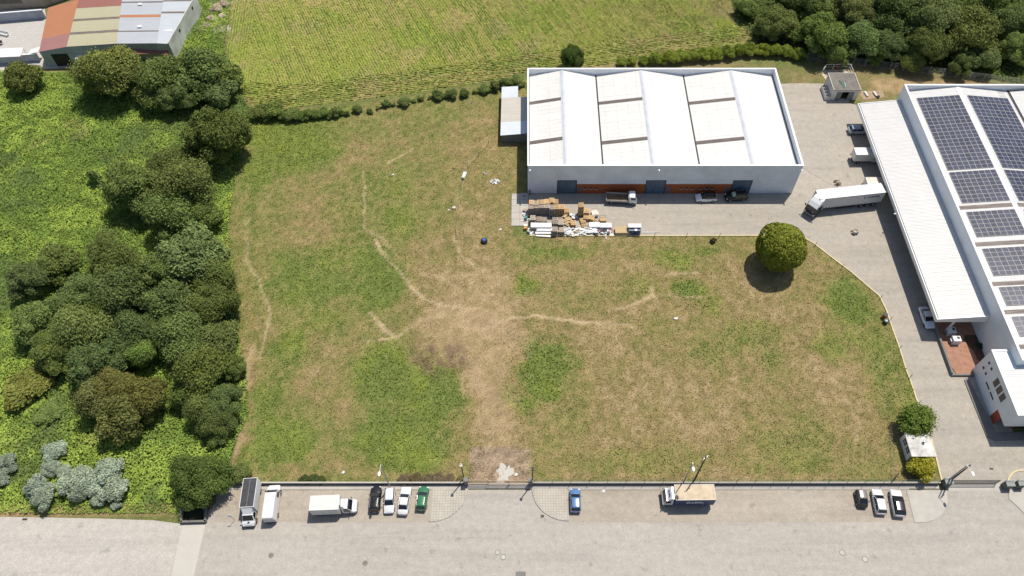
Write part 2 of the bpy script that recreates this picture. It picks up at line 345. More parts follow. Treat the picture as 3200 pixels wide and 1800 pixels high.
sheet('road',[(rA.x,rA.y+1.6),(-47.0,YF),(200,YF),(200,rB.y),(rB.x,rB.y)],.020,M['road'])
rl=GP([(-900,1614),(0,1615),(300,1620),(480,1626),(573,1638),(533,1800),(520,1860),(-900,1860)])
sheet('road_side',rl,.016,M['road_l'])
sheet('concrete_strip',GP([(572,1638),(643,1636),(606,1800),(590,1870),(515,1870),(534,1800)]),.028,M['conc_pale'])
bays=[(-48.5,YF-.02),(-14.75,YF-.02),(-14.75,-43.6),(-47.8,-43.6)]
sheet('parking_bay',bays,.026,M['bay'])
sheet('parking_bay_right',[(6.45,YF-.02),(59.6,YF-.02),(60.9,-43.6),(6.45,-43.6)],.026,M['bay'])
# pavement strips with kerbs
mb=MB().bb(-47.5,-9.5,-38.36,-37.40,-.1,.13); struct('pavement',mb,M['conc'])
mb=MB().bb(-47.5,-14.9,-38.52,-38.362,-.1,.135); struct('kerb',mb,M['kerb'])
mb=MB().bb(1.0,64.8,-38.36,-37.40,-.1,.13); struct('pavement_right',mb,M['conc'])
mb=MB().bb(6.5,60.0,-38.52,-38.362,-.1,.135); struct('kerb_right',mb,M['kerb'])
def apron(name, sgn, x_in, x_out, ytop, ybot, mat):
    # quarter-round tiled pavement at a gateway; sgn: +1 when the curve faces +x
    cx=x_in; pts=[(x_in,ytop),(x_in,ybot)]; R=abs(x_out-x_in); hh=ytop-ybot
    for k in range(1,15):
        a=k/14*math.pi/2; pts.append((x_in+sgn*R*math.sin(a), ytop-hh*math.cos(a)))
    o=struct(name, MB().prism(pts,-.1,.132), mat)
    rim=[(x_in,ytop),(x_in,ybot)]+pts[2:]; k=MB()
    for a,b in zip(rim[:-1],rim[1:]):
        d=Vector((b[0]-a[0],b[1]-a[1],0)); L=d.length; c=((a[0]+b[0])/2,(a[1]+b[1])/2,.02); k.box(c,(L+.06,.14,.245),math.atan2(d.y,d.x))
    part('kerb_edge',k,M['kerb'],o); return o
apron('apron',1,-14.8,-9.2,-38.362,-43.5,M['conc_tile']); apron('apron_right',-1,6.4,.95,-38.362,-43.35,M['conc_tile'])
mb=MB(); ap=GP([(2832,1533),(2858,1633),(2890,1633),(2922,1624),(2950,1600),(2962,1570),(2958,1533)]); mb.prism([(p.x,p.y) for p in ap],-.1,.10); struct('apron_far',mb,M['conc'])
mb=MB(); ap=GP([(3152,1560),(3175,1580),(3200,1605),(3260,1640),(3400,1640),(3400,1533),(3152,1533)]); mb.prism([(p.x,p.y) for p in ap],-.1,.12); struct('apron_end',mb,M['conc'])
# gate entrance: bare trodden ground with a worn concrete patch
t=NT('trodden'); p=t.coord('World'); a=t.noise(1.4,7,.75,p); c=t.ramp(a,[(.3,(.24,.17,.115)),(.5,(.345,.255,.175)),(.7,(.42,.325,.23))]); t.bump(a,.5,.06); M['trodden']=t.done(c,.95,0,.1)
sheet('gate_threshold',[(-9.4,-37.4),(.95,-37.4),(.95,-38.36),(-9.4,-38.36)],.034,M['conc'])
rr=[];
for k in range(40):
    a=k/40*2*math.pi; b=1+.28*math.sin(3*a+.7)+.16*math.sin(7*a)+.1*math.sin(11*a+2); rr.append((-3.55+1.15*b*math.cos(a)+.35*math.sin(a),-36.0+1.75*b*math.sin(a)))
sheet('worn_concrete',[q for q in rr],.018,M['conc_pale'])
# yard
yk=[(1655,736),(2480,736),(2518,746),(2545,762),(2600,805),(2660,850),(2710,893),(2748,925),(2770,970),(2790,1030),(2810,1085),(2830,1150),(2850,1205),(2868,1260),(2885,1310),(2910,1370),(2925,1430),(2945,1512)]
yard=GP(yk)+[Vector((66,-38.5,0)),Vector((140,-38.5,0)),Vector((140,-30,0)),Vector((80.0,-30,0)),Vector((80.0,47,0)),Vector((76,49.0,0)),Vector((68.6,51.8,0)),G(2600,262),G(2500,260),G(2440,262)]+[Vector((54.0,48,0)),Vector((54.0,23.4,0)),Vector((.4,23.4,0))]
sheet('yard',[(q.x,q.y) for q in yard],.012,M['yard'])
def kerbline(name, pts, w, h, mat, z0=-.1):
    k=MB(); q=[Vector((p.x,p.y,0)) for p in pts]; sec=[]
    for i,pnt in enumerate(q):
        d=(q[min(i+1,len(q)-1)]-q[max(i-1,0)]).normalized(); n=Vector((-d.y,d.x,0))*w/2
        a,b=pnt+n,pnt-n; sec.append([(a.x,a.y,z0),(b.x,b.y,z0),(b.x,b.y,h),(a.x,a.y,h)])
    k.loft(sec); return struct(name,k,mat)
kerbline('yard_kerb',GP(yk[:1]+[(1900,737)]+yk[1:]),.22,.11,M['kerb_yellow'])
kerbline('gate_kerb',GP([(3150,1518),(3150,1500),(3155,1488),(3165,1477),(3180,1471),(3200,1469),(3260,1468)]),.26,.13,M['kerb_yellow'])
# old concrete slabs beside the pallets, laid piece by piece
slab0=struct('concrete_slab_floor',MB().bb(-3.0,.35,14.9,23.5,-.08,.004),M['conc_dark'])
for r in range(5):
    for cc in range(2):
        x0=-3.0+cc*1.68; y0=14.95+r*1.71; part('slab',MB().bb(x0+.03,x0+1.65,y0+.03,y0+1.68,-.06,.03+.012*rnd.random()),M['conc'],slab0)
for nm,q in (('drive_patch',[(2965,1535),(3125,1535),(3125,1512),(2965,1512)]),): sheet(nm,GP(q),.03,M['conc'])

# faint tyre tracks worn into the road
t=NT('tyre_worn'); p=t.coord('World'); a=t.noise(2.5,5,.75,p); M['tyre_worn']=t.done(t.ramp(a,[(.35,(.34,.31,.275)),(.62,(.43,.395,.35))]),.85,0,.2)
def track(pts,w,z):
    q=[Vector((p.x,p.y,0)) for p in pts]; k=MB(); L=[];R_=[]
    for i,pn in enumerate(q):
        d=(q[min(i+1,len(q)-1)]-q[max(i-1,0)]).normalized(); n=Vector((-d.y,d.x,0))*w/2*(.5+.5*math.sin(math.pi*(i+.4)/(len(q)-.2))); L.append(pn+n); R_.append(pn-n)
    vs=[(v.x,v.y,z) for v in L]+[(v.x,v.y,z) for v in R_]; n=len(q); k.add(vs,[(n+i,n+i+1,i+1,i) for i in range(n-1)]); struct('tyre_track',k,M['tyre_worn'])
track(GP([(880,1684),(1000,1684),(1120,1678),(1230,1673),(1320,1671),(1420,1676),(1520,1676),(1600,1673)]),.22,.030)
track(GP([(960,1712),(1100,1706),(1250,1702),(1400,1700),(1500,1703)]),.16,.030)
track(GP([(1455,1708),(1480,1718),(1510,1733)]),.14,.030); track(GP([(2400,1765),(2430,1762),(2520,1766)]),.18,.030); track(GP([(2650,1770),(2800,1769),(3000,1766)]),.15,.030); track(GP([(1515,1568),(1560,1620),(1600,1680),(1650,1750),(1690,1800)]),.10,.030); track(GP([(2400,1796),(2480,1794),(2540,1797)]),.18,.030)
# ------------------------------------------------------------------ building helpers
def corr_slope(a, b, c, d, pitch, h, n_along='ab'):
    """ribbed sheet over the quad a-b (low edge) c-d (high edge), ribs running from low to high edge"""
    mb=MB(); a,b,c,d=map(Vector,(a,b,c,d)); L=(b-a).length; n=max(2,int(L/pitch)); up=(b-a).cross(d-a).normalized()
    if up.z<0: up=-up
    prof=[(0,0),(.55,0),(.62,1),(.93,1)]
    ts=[((i+q)/n,hh*h) for i in range(n) for q,hh in prof]+[(1.0,0)]
    vs=[]
    for tt,hh in ts: vs += [a.lerp(b,tt)+up*hh, d.lerp(c,tt)+up*hh]
    fs=[(2*i,2*i+2,2*i+3,2*i+1) for i in range(len(ts)-1)]
    if (vs[2]-vs[0]).cross(vs[1]-vs[0]).dot(up)<0: fs=[f[::-1] for f in fs]
    return mb.add(vs,fs)
def corr_wall(x0, x1, y, z0, z1, pitch=.38, h=.05, sgn=-1):
    mb=MB(); n=max(2,int(round((x1-x0)/pitch))); pr=[(0,0),(.5,0),(.6,1),(.9,1)]; ts=[((i+q)/n,hh) for i in range(n) for q,hh in pr]+[(1,0)]
    vs=[]
    for tt,hh in ts: X=x0+(x1-x0)*tt; Y=y+sgn*h*hh; vs += [(X,Y,z0),(X,Y,z1)]
    fs=[(2*i,2*i+2,2*i+3,2*i+1) for i in range(len(ts)-1)]
    if sgn>0: fs=[f[::-1] for f in fs]
    return mb.add(vs,fs)
M['roofA']=corr_roof('roof_white',(.715,.70,.67),(.56,.50,.42),2.35,1.12,.32,.66)
M['roofB']=corr_roof('roof_white_b',(.62,.612,.60),(.48,.45,.41),50,1.0,.30,.62)
M['clad']=paint((.74,.79,.86),.5,.08,.25); M['cladB']=paint((.74,.77,.80),.5,.06,.3); M['cope']=paint((.80,.80,.80),.4,.03,.5)
M['ridge']=paint((.50,.52,.55),.45,.08,.5); M['gutter']=paint((.03,.028,.028),.6,.2,1.)
M['gateblue']=paint((.10,.155,.215),.45,.15,.8); M['doorblue']=paint((.10,.13,.17),.5,.1)
t=NT('brick_orange'); p=t.coord('World'); mp=t.n('ShaderNodeMapping'); mp.inputs['Rotation'].default_value=(math.pi/2,0,0); t.l(p,mp.inputs[0])
br=t.n('ShaderNodeTexBrick'); br.inputs['Scale'].default_value=1.; br.inputs['Brick Width'].default_value=.29; br.inputs['Row Height'].default_value=.10; br.inputs['Mortar Size'].default_value=.008
br.inputs['Color1'].default_value=(.40,.105,.032,1); br.inputs['Color2'].default_value=(.33,.085,.03,1); br.inputs['Mortar'].default_value=(.22,.09,.05,1); t.l(mp.outputs[0],br.inputs[0])
M['brick']=t.done(br.outputs[0],.8,0,.2)
t=NT('skylight'); p=t.coord('World'); mp=t.n('ShaderNodeMapping'); mp.inputs['Scale'].default_value=(.4,5.,1); t.l(p,mp.inputs[0]); f=t.noise(1.,6,.75,mp.outputs[0])
M['skylight']=t.done(t.ramp(f,[(.3,(.075,.06,.055)),(.5,(.17,.14,.12)),(.72,(.33,.28,.25))]),.6,0,.3)
t=NT('skylight_dark'); p=t.coord('World'); mp=t.n('ShaderNodeMapping'); mp.inputs['Scale'].default_value=(.5,3.,1); t.l(p,mp.inputs[0]); f=t.noise(1.,6,.75,mp.outputs[0])
M['skylightA']=t.done(t.ramp(f,[(.35,(.10,.078,.068)),(.68,(.165,.135,.12))]),.6,0,.3)

# ================================================================== warehouse with three ridges
AX0,AX1,AY0,AY1,AZ=.27,54.05,23.48,52.4,8.07
W=thing('warehouse','long white warehouse with three low roof ridges and orange brick base','warehouse',(0,0,0))
gates=[(6.26,10.05),(24.01,27.92),(41.42,45.14)]; doors=[(10.37,11.05),(28.18,29.03),(40.12,40.97)]
part('front_wall',corr_wall(AX0,AX1,AY0,3.862,AZ-.12),M['clad'],W)
for a,b in ((AX0,6.2),(10.11,23.95),(27.98,41.36),(45.2,AX1)): part('front_wall',corr_wall(a,b,AY0,2.772,3.86),M['clad'],W)
part('front_wall',corr_wall(AX0,gates[0][0],AY0,0,2.77),M['clad'],W); part('front_wall',corr_wall(gates[2][1],AX1,AY0,0,2.77),M['clad'],W)
part('wall',MB().bb(AX0+.02,AX1-.02,AY0+.06,AY0+.30,0,AZ-.14),M['clad'],W)
mb=MB().bb(AX0,AX0+.24,AY0+.302,AY1-.30,0,AZ-.12); part('wall',mb,M['clad'],W)
mb=MB().bb(AX1-.24,AX1,AY0+.302,AY1-.30,0,AZ-.12); part('wall',mb,M['clad'],W)
part('wall',MB().bb(AX0+.02,AX1-.02,AY1-.26,AY1,0,AZ-.12),M['clad'],W)
part('parapet_lining',corr_wall(AX0+.26,AX1-.26,AY1-.262,6.1,AZ-.13,.38,.04),M['cladB'],W)
for a,b in ((gates[0][1],gates[1][0]),(gates[1][1],gates[2][0])): part('brick_base',MB().bb(a,b,AY0-.055,AY0+.058,0,2.77),M['brick'],W)
for x0,x1,y0,y1 in ((AX0-.08,AX1+.08,AY0-.10,AY0+.26),(AX0-.08,AX1+.08,AY1-.30,AY1+.08),(AX0-.08,AX0+.28,AY0+.262,AY1-.302),(AX1-.28,AX1+.08,AY0+.262,AY1-.302)):
    part('coping',MB().bb(x0,x1,y0,y1,AZ-.12,AZ+.02),M['cope'],W)
ZR,ZV=7.80,6.42; ridges=[7.7,24.8,44.3]; valleys=[AX0+.25,15.15,34.25,AX1-.25]; ya,yb=AY0+.31,AY1-.27
for i,r in enumerate(ridges):
    part('roof_slope',corr_slope((valleys[i]+.12,ya,ZV),(valleys[i]+.12,yb,ZV),(r,yb,ZR),(r,ya,ZR),.34,.03),M['roofA'],W)
    part('roof_slope',corr_slope((valleys[i+1]-.12,ya,ZV),(valleys[i+1]-.12,yb,ZV),(r,yb,ZR),(r,ya,ZR),.34,.03),M['roofA'],W)
    s1=(ZR-ZV)/(r-valleys[i]-.12); s2=(ZR-ZV)/(valleys[i+1]-.12-r); w=.42
    mb=MB().loft([[(r-w,y,ZR-w*s1+.035),(r,y,ZR+.09),(r+w,y,ZR-w*s2+.035),(r,y,ZR-.02)] for y in (ya,yb)]); part('ridge_cap',mb,M['ridge'],W)
    for y0,y1 in ((42.55,43.5),(30.8,31.75)):
        xa,xb=valleys[i]+.14,r-w-.02; za=ZV+s1*(.02); zb=ZV+s1*(xb-valleys[i]-.12)
        part('skylight',MB().slab([(xa,y0,za+.05),(xb,y0,zb+.05),(xb,y1,zb+.05),(xa,y1,za+.05)],.04),M['skylightA'],W)
for v in valleys[1:3]: part('valley_gutter',MB().bb(v-.17,v+.17,ya,yb,ZV-.1,ZV+.035),M['gutter'],W)
for v,sg in ((valleys[0],1),(valleys[3],-1)): part('valley_gutter',MB().bb(min(v,v+sg*.2),max(v,v+sg*.2),ya,yb,ZV-.1,ZV+.03),M['gutter'],W)
for a,b in gates:
    g=part('gate',corr_wall(a+.05,b-.05,AY0+.0,0,3.75,.36,.06),M['gateblue'],W)
    part('gate_frame',MB().bb(a-.06,a+.06,AY0-.10,AY0+.058,0,3.86).bb(b-.06,b+.06,AY0-.10,AY0+.058,0,3.86).bb(a+.06,b-.06,AY0-.10,AY0+.058,3.75,3.86),M['dark'],g)
for a,b in doors:
    d=part('door',MB().bb(a,b,AY0-.085,AY0-.057,0.02,2.1),M['doorblue'],W); part('handle',MB().bb(a+.06,a+.18,AY0-.12,AY0-.087,1.0,1.04),M['steel'],d)
for px in (1828,1846,1863,2128,2146,2163,2189,2207,2224):
    x=G(px,588,1.4).x; mb=MB().tube((x,AY0-.075,1.62),(x,AY0-.057,1.62),.27,.27,12); wdw=part('round_window',mb,M['gutter'],W)
    part('window_frame',MB().box((x,AY0-.09,1.33),(.66,.10,.06)),M['off_white'],wdw)
def floodlight(parent, x, y, z, sg=-1): part('wall_lamp',MB().box((x,y+sg*.12,z),(.10,.26,.10)).ell((x,y+sg*.42,z-.06),(.17,.34,.15),8,5),M['cope'],parent)
for px in (1656,2059,2504): floodlight(W,G(px,528,7.2).x,AY0-.04,7.3)
part('downpipe',MB().bb(AX0+.25,AX0+.5,AY0-.42,AY0-.10,0,1.15),M['conc_dark'],W)
mb=MB().bb(AX0-.9,AX0-.45,AY0-1.0,AY0-.6,0.03,.75); single('metal_bin',mb,M['steel'],'small grey metal box standing at the shaded corner of the warehouse','bin')

# ================================================================== lean-to shed against the warehouse
S=thing('lean_to_shed','low grey block shed with patched pale sheet roof against the warehouse','shed',(0,0,0))
sx0,sx1=-5.5,.2
M['shedroof']=corr_roof('shed_roof',(.62,.66,.72),(.5,.5,.5),30,1.1,.25,.8); M['shedroof2']=corr_roof('shed_roof_old',(.56,.52,.46),(.36,.32,.27),1.6,.9,.6,.75)
part('wall',MB().bb(sx0+.15,sx1-.02,38.1,38.3,0,2.35),M['conc_dark'],S); part('wall',MB().bb(sx0+.12,sx0+.32,38.302,51.6,0,2.35),M['conc_dark'],S)
part('wall',MB().bb(sx0+.322,-2.2,51.4,51.6,0,2.35),M['conc_dark'],S)
part('roof_sheet',corr_slope((sx0,37.6,2.45),(sx0,41.6,2.45),(sx1,41.6,2.85),(sx1,37.8,2.85),.33,.03),M['shedroof'],S)
part('roof_sheet',corr_slope((sx0,41.62,2.43),(sx0,49.3,2.43),(sx1,49.3,2.83),(sx1,41.62,2.83),.33,.03),M['shedroof2'],S)
part('roof_sheet',corr_slope((sx0,49.25,2.47),(sx0,52.9,2.47),(-1.85,52.9,2.72),(-1.85,49.25,2.72),.33,.03),M['shedroof'],S)

# ================================================================== solar-panelled factory with long canopy
B=thing('factory_building','large white factory hall with solar panels on its low ridged roof','factory',(0,0,0))
BX,BY0,BY1,BZ=80.1,-20.1,46.5,8.6
part('wall',MB().bb(BX,BX+.25,BY0,BY1,0,BZ-.12),M['cladB'],B); part('wall',MB().bb(BX+.252,140,BY1-.25,BY1,0,BZ-.12),M['cladB'],B)
part('wall',MB().bb(BX+.252,140,BY0,BY0+.25,0,BZ-.12),M['cladB'],B)
for x0,x1,y0,y1 in ((BX-.06,BX+.32,BY0-.06,BY1+.06),(BX+.322,140,BY1-.31,BY1+.06),(BX+.322,140,BY0-.06,BY0+.31)): part('coping',MB().bb(x0,x1,y0,y1,BZ-.12,BZ+.03),M['cope'],B)
RX,VX,ZRb,ZVb=91.4,102.4,8.25,7.15; yb0,yb1=BY0+.26,BY1-.26; x0=BX+.27
part('roof_slope',corr_slope((x0,yb0,ZVb),(x0,yb1,ZVb),(RX,yb1,ZRb),(RX,yb0,ZRb),.34,.03),M['roofB'],B)
part('roof_slope',corr_slope((VX-.1,yb0,ZVb),(VX-.1,yb1,ZVb),(RX,yb1,ZRb),(RX,yb0,ZRb),.34,.03),M['roofB'],B)
part('roof_slope',corr_slope((VX+.35,yb0,ZVb+.15),(VX+.35,yb1-.6,ZVb+.15),(113.5,yb1-.6,ZRb+.15),(113.5,yb0,ZRb+.15),.34,.03),M['roofB'],B)
part('roof_slope',corr_slope((125,yb0,ZVb+.15),(125,yb1-.6,ZVb+.15),(113.5,yb1-.6,ZRb+.15),(113.5,yb0,ZRb+.15),.34,.03),M['roofB'],B)
part('valley_gutter',MB().bb(VX-.12,VX+.34,yb0,yb1,ZVb-.1,ZVb+.03),M['gutter'],B)
sB=(ZRb-ZVb)/(RX-x0)
part('ridge_cap',MB().loft([[(RX-.5,y,ZRb-.5*sB+.04),(RX,y,ZRb+.08),(RX+.5,y,ZRb-.5*sB+.04),(RX,y,ZRb-.03)] for y in (yb0,yb1)]),paint((.62,.63,.64),.45,.06,.5),B)
for y0,y1 in ((12.8,13.75),(4.1,5.0),(-4.65,-3.8),(-10.5,-9.65),(-17.3,-16.45)):
    part('skylight',MB().slab([(x0+.1,y0,ZVb+.05+.1*sB),(RX-.55,y0,ZRb+.05-.55*sB),(RX-.55,y1,ZRb+.05-.55*sB),(x0+.1,y1,ZVb+.05+.1*sB)],.03),M['skylight'],B)
    part('skylight',MB().slab([(RX+.55,y0,ZRb+.05-.55*sB),(VX-.2,y0,ZVb+.06),(VX-.2,y1,ZVb+.06),(RX+.55,y1,ZRb+.05-.55*sB)],.03),M['skylight'],B)
# solar panels, one mesh shared by all
t=NT('solar_cells'); p=t.coord('Object'); br=t.n('ShaderNodeTexBrick'); br.offset=0.; br.inputs['Scale'].default_value=1.; br.inputs['Brick Width'].default_value=.182; br.inputs['Row Height'].default_value=.2
br.inputs['Mortar Size'].default_value=.006; br.inputs['Color1'].default_value=(.040,.044,.078,1); br.inputs['Color2'].default_value=(.046,.050,.084,1); br.inputs['Mortar'].default_value=(.075,.075,.11,1); t.l(p,br.inputs[0])
inf=t.n('ShaderNodeObjectInfo'); c=t.mix(br.outputs[0],t.ramp(inf.outputs['Random'],[(0.,.80),(1.,1.20)]),1.,'MULTIPLY'); M['cells']=t.done(c,.22,0,.5)
M['alu']=paint((.46,.455,.41),.4,.05,2,.0)
PW,PH=1.085,1.93
mb=MB().bb(-PW/2+.028,PW/2-.028,.022,PH/2-.035,.0,.045,0).bb(-PW/2+.028,PW/2-.028,-PH/2+.035,-.022,.0,.045,0)
mb.bb(-PW/2,-PW/2+.028,-PH/2,PH/2,-.02,.05,1).bb(PW/2-.028,PW/2,-PH/2,PH/2,-.02,.05,1).bb(-PW/2+.028,PW/2-.028,PH/2-.035,PH/2,-.02,.05,1).bb(-PW/2+.028,PW/2-.028,-PH/2,-PH/2+.035,-.02,.05,1).bb(-PW/2+.028,PW/2-.028,-.022,.022,-.02,.048,1)
pm=mb.mesh('solar_panel',[M['cells'],M['alu']]); tilt=math.atan(sB); npan=0
for ytop,nr,ybot in ((43.55,10,22.75),(22.25,4,14.3),(12.15,3,6.15),(3.5,3,-2.6),(-4.95,2,-8.85),(-11.05,2,-15.0)):
    py=(ytop-ybot)/nr
    for r in range(nr):
        yc=ytop-(r+.5)*py
        for side in (0,1):
            for c in range(8):
                if side==1 and (npan>=296 or yc<0): continue
                xc=(82.25 + (c+.5)*1.075) if side==0 else (RX+1.15+(c+.5)*1.12)
                zc=(ZVb+(xc-x0)*sB) if side==0 else (ZRb-(xc-RX)*(ZRb-ZVb)/(VX-.1-RX))
                o=link('solar_panel',pm,B,(xc,yc,zc+.10)); o.rotation_euler=(0,-tilt if side==0 else math.atan((ZRb-ZVb)/(VX-.1-RX)),0); o.scale=((1.075 if side==0 else 1.12)*.975/PW,py*.97/PH,1); npan+=1
# canopy along the loading side
C=thing('loading_canopy','long white sheet canopy along the side of the factory hall','canopy',(0,0,0))
cx0,cx1,cy0,cy1,cz0,cz1=71.35,80.06,-9.85,45.1,4.55,5.55
part('roof_sheet',corr_slope((cx0+.30,cy0+.16,cz0),(cx0+.30,cy1-.16,cz0),(cx1,cy1-.16,cz1),(cx1,cy0+.16,cz1),.34,.03),M['roofB'],C)
part('ceiling',MB().slab([(cx0+.1,cy0+.1,cz0-.25),(cx1,cy0+.1,cz1-.25),(cx1,cy1-.1,cz1-.25),(cx0+.1,cy1-.1,cz0-.25)],.05),M['cladB'],C)
part('fascia',MB().bb(cx0-.08,cx0+.10,cy0,cy1,cz0-.75,cz0+.10),M['cope'],C); part('gutter',MB().bb(cx0+.101,cx0+.30,cy0+.16,cy1-.16,cz0-.2,cz0-.02),M['gutter'],C)
for y in (cy0,cy1-.15): part('end_fascia',MB().add([(cx0+.101,y,cz0-.75),(cx1,y,cz0-.75),(cx1,y,cz1+.12),(cx0+.101,y,cz0+.12),(cx0+.101,y+.15,cz0-.75),(cx1,y+.15,cz0-.75),(cx1,y+.15,cz1+.12),(cx0+.101,y+.15,cz0+.12)],[(3,2,1,0)[::-1],(4,5,6,7)[::-1],(0,1,5,4)[::-1],(2,3,7,6)[::-1],(1,2,6,5)[::-1],(3,0,4,7)[::-1]]),M['cope'],C)
for k in range(7): part('column',MB().box((75.2,cy0+.6+k*8.9,1.95),(.28,.28,3.9)),M['cope'],C)
floodlight(C,cx0-.1,G(2720,455,4).y,3.9); part('wall_lamp',MB().ell((cx0-.35,G(2798,667,4.2).y,4.1),(.32,.17,.14),8,5),M['cope'],C)
# office block at the corner
O=thing('office_block','two-storey white office block with small square windows at the factory corner','office',(0,0,0))
ox0,ox1,oy0,oy1,oz=77.1,92.0,-28.9,-17.15,6.75
part('wall',MB().bb(ox0,ox1,oy0+3.0,oy1,0,oz-.12),M['cladB'],O); part('wall',MB().bb(ox0,ox1,oy0,oy0+2.998,2.55,oz-.12),M['cladB'],O)
part('ground_floor_wall',MB().bb(ox0+2.6,ox1,oy0+.9,oy0+2.998,0,2.549),paint((.36,.07,.035),.7,.15,1.),O)
part('side_wall',MB().bb(ox0+.02,ox0+.2,oy0+1.6,oy0+2.998,0,2.549),paint((.36,.07,.035),.7,.15,1.),O)
for a in ((ox0-.08,ox0+.5,oy0-.08,oy1+.08),(ox0+.502,ox1,oy0-.08,oy0+.3),(ox0+.502,ox1,oy1-.3,oy1+.08)): part('coping',MB().bb(*a,oz-.12,oz+.04),M['cope'],O)
part('roof_sheet',corr_slope((ox0+.52,oy0+.32,oz-.02),(ox0+.52,oy1-3.4,oz-.02),(ox1,oy1-3.4,oz+.3),(ox1,oy0+.32,oz+.3),.34,.03),M['roofB'],O)
part('roof_sheet',corr_slope((ox0+.52,oy1-2.4,oz-.5),(ox0+.52,oy1-.32,oz-.5),(80.05,oy1-.32,oz-.4),(80.05,oy1-2.4,oz-.4),.34,.03),M['roofB'],O)
for (yy,zz_,w,h) in ((-18.6,4.9,.45,.5),(-19.7,4.9,.45,.5),(-18.5,3.1,.45,.5),(-19.6,3.1,.45,.5)): wv=part('window',MB().bb(ox0-.02,ox0+.01,yy-w/2,yy+w/2,zz_-h/2,zz_+h/2),M['gutter'],O)
for k in range(3):
    yy=-22.2-k*1.35; wv=part('window',MB().bb(ox0-.035,ox0+.01,yy-.55,yy+.55,3.9,5.6),M['skylightA'],O); part('window_frame',MB().bb(ox0-.06,ox0-.036,yy-.6,yy-.52,3.85,5.65),M['cope'],wv)
for k in range(2): yy=-21.5-k*1.9; part('window',MB().bb(ox0-.03,ox0+.01,yy-.7,yy+.7,2.2,2.55),M['gutter'],O)
part('door',MB().bb(ox0+3.2,ox0+5.2,oy0+.86,oy0+.899,0,2.2),M['dark'],O)
mb=MB()
for k in range(8): mb.bb(ox0+3.0,ox0+6.5,oy0-.35-.0-k*.16,oy0-.26-k*.16,2.3-k*.04,2.4-k*.04)
part('awning_slat',mb,M['dark'],O,kind='stuff')
# raised stone walk around the office, patio with red tiles
sw=GP([(3012,1188),(3022,1180),(3098,1325),(3110,1352),(3200,1352),(3330,1352),(3330,1372),(3110,1378),(3082,1365)])
struct('office_walk',MB().prism([(q.x,q.y) for q in sw],-.1,.20),M['conc_dark'])
pv=[(77.0,-10.2),(80.08,-10.2),(80.08,-17.1),(77.08,-17.1),(77.08,-17.6),(75.4,-17.6),(73.35,-17.2),(73.35,-6),(77.0,-6)]
t=NT('red_tiles'); p=t.coord('World'); a=t.noise(1.2,6,.7,p); M['redtile']=t.done(t.ramp(a,[(.3,(.27,.135,.09)),(.7,(.40,.225,.155))]),.8,0,.2)
struct('patio',MB().prism([(73.3,-4),(80.08,-4),(80.08,-17.1),(77.08,-17.1),(77.08,-18.1),(74.0,-18.1),(73.3,-15)],-.1,.16),M['redtile'])
struct('planting_bed',MB().prism([(78.0,-10.3),(80.07,-10.3),(80.07,-16.6),(79.2,-16.4),(78.6,-15.2),(78.5,-13.5),(77.8,-12.2),(77.5,-11.2)],.1,.19),paint((.10,.06,.04),.95,.3,3))
single('patio_wall',MB().bb(72.95,73.28,-18.2,-3.8,0,.75).bb(73.0,76.9,-18.5,-18.2,0,.45),M['conc_dark'],'low weathered concrete wall edging the red patio by the office','wall')
for i,(px,py) in enumerate(((2972,1035),(2987,1062))):
    q=G(px,py,.9); u=thing('air_conditioner',['white air-conditioning unit in the shade under the end of the canopy','white air-conditioning unit standing on the sunlit red tiles'][i],'air conditioner',(q.x,q.y,.16))
    part('casing',MB().box((0,0,.62),(1.35,1.15,1.24)).box((0,0,1.255),(1.15,.95,.03)),M['white'],u); part('fan_grille',MB().tube((.25,.1,1.272),(.25,.1,1.29),.26,.26,12),M['dark'],u); part('duct',MB().box((-.8,-.05,.5),(.26,.6,.6)),M['steel'],u)

# ================================================================== concrete hut behind the yard
Hh=thing('utility_hut','small grey concrete hut with flat stained roof and open dark doorway','hut',(0,0,0))
hx0,hx1,hy0,hy1,hz=68.2,74.1,51.4,56.9,2.75
part('wall',MB().bb(hx0,hx0+.2,hy0,hy1,0,hz),M['off_white'],Hh); part('wall',MB().bb(hx1-.2,hx1,hy0,hy1,0,hz),M['off_white'],Hh); part('wall',MB().bb(hx0+.202,hx1-.202,hy1-.2,hy1,0,hz),M['off_white'],Hh)
part('wall',MB().bb(hx0+.202,hx0+1.0,hy0,hy0+.2,0,hz).bb(hx1-1.0,hx1-.202,hy0,hy0+.2,0,hz).bb(hx0+1.0,hx1-1.0,hy0,hy0+.2,2.3,hz),M['off_white'],Hh)
t=NT('hut_roof'); p=t.coord('World'); a=t.noise(.8,7,.75,p); b=t.noise(4,4,.7,p); M['hutroof']=t.done(t.mix(t.ramp(a,[(.3,(.13,.12,.105)),(.7,(.27,.25,.22))]),t.ramp(b,[(.3,.8),(.7,1.1)]),1.,'MULTIPLY'),.95,0,.1)
part('roof_slab',MB().bb(hx0-.12,hx1+.12,hy0-.12,hy1+.12,hz,hz+.16),M['hutroof'],Hh)
part('roof_edge',MB().bb(hx0-.12,hx0+.06,hy0-.12,hy1+.12,hz+.161,hz+.28).bb(hx1-.06,hx1+.12,hy0-.12,hy1+.12,hz+.161,hz+.28).bb(hx0+.062,hx1-.062,hy1-.06,hy1+.12,hz+.161,hz+.28),M['conc_pale'],Hh)
for x in (hx0+1.1,hx1-2.2): part('door_leaf',MB().bb(x,x+1.1,hy0+.05,hy0+.1,.02,2.25),paint((.20,.21,.23),.6,.15,1.),Hh)
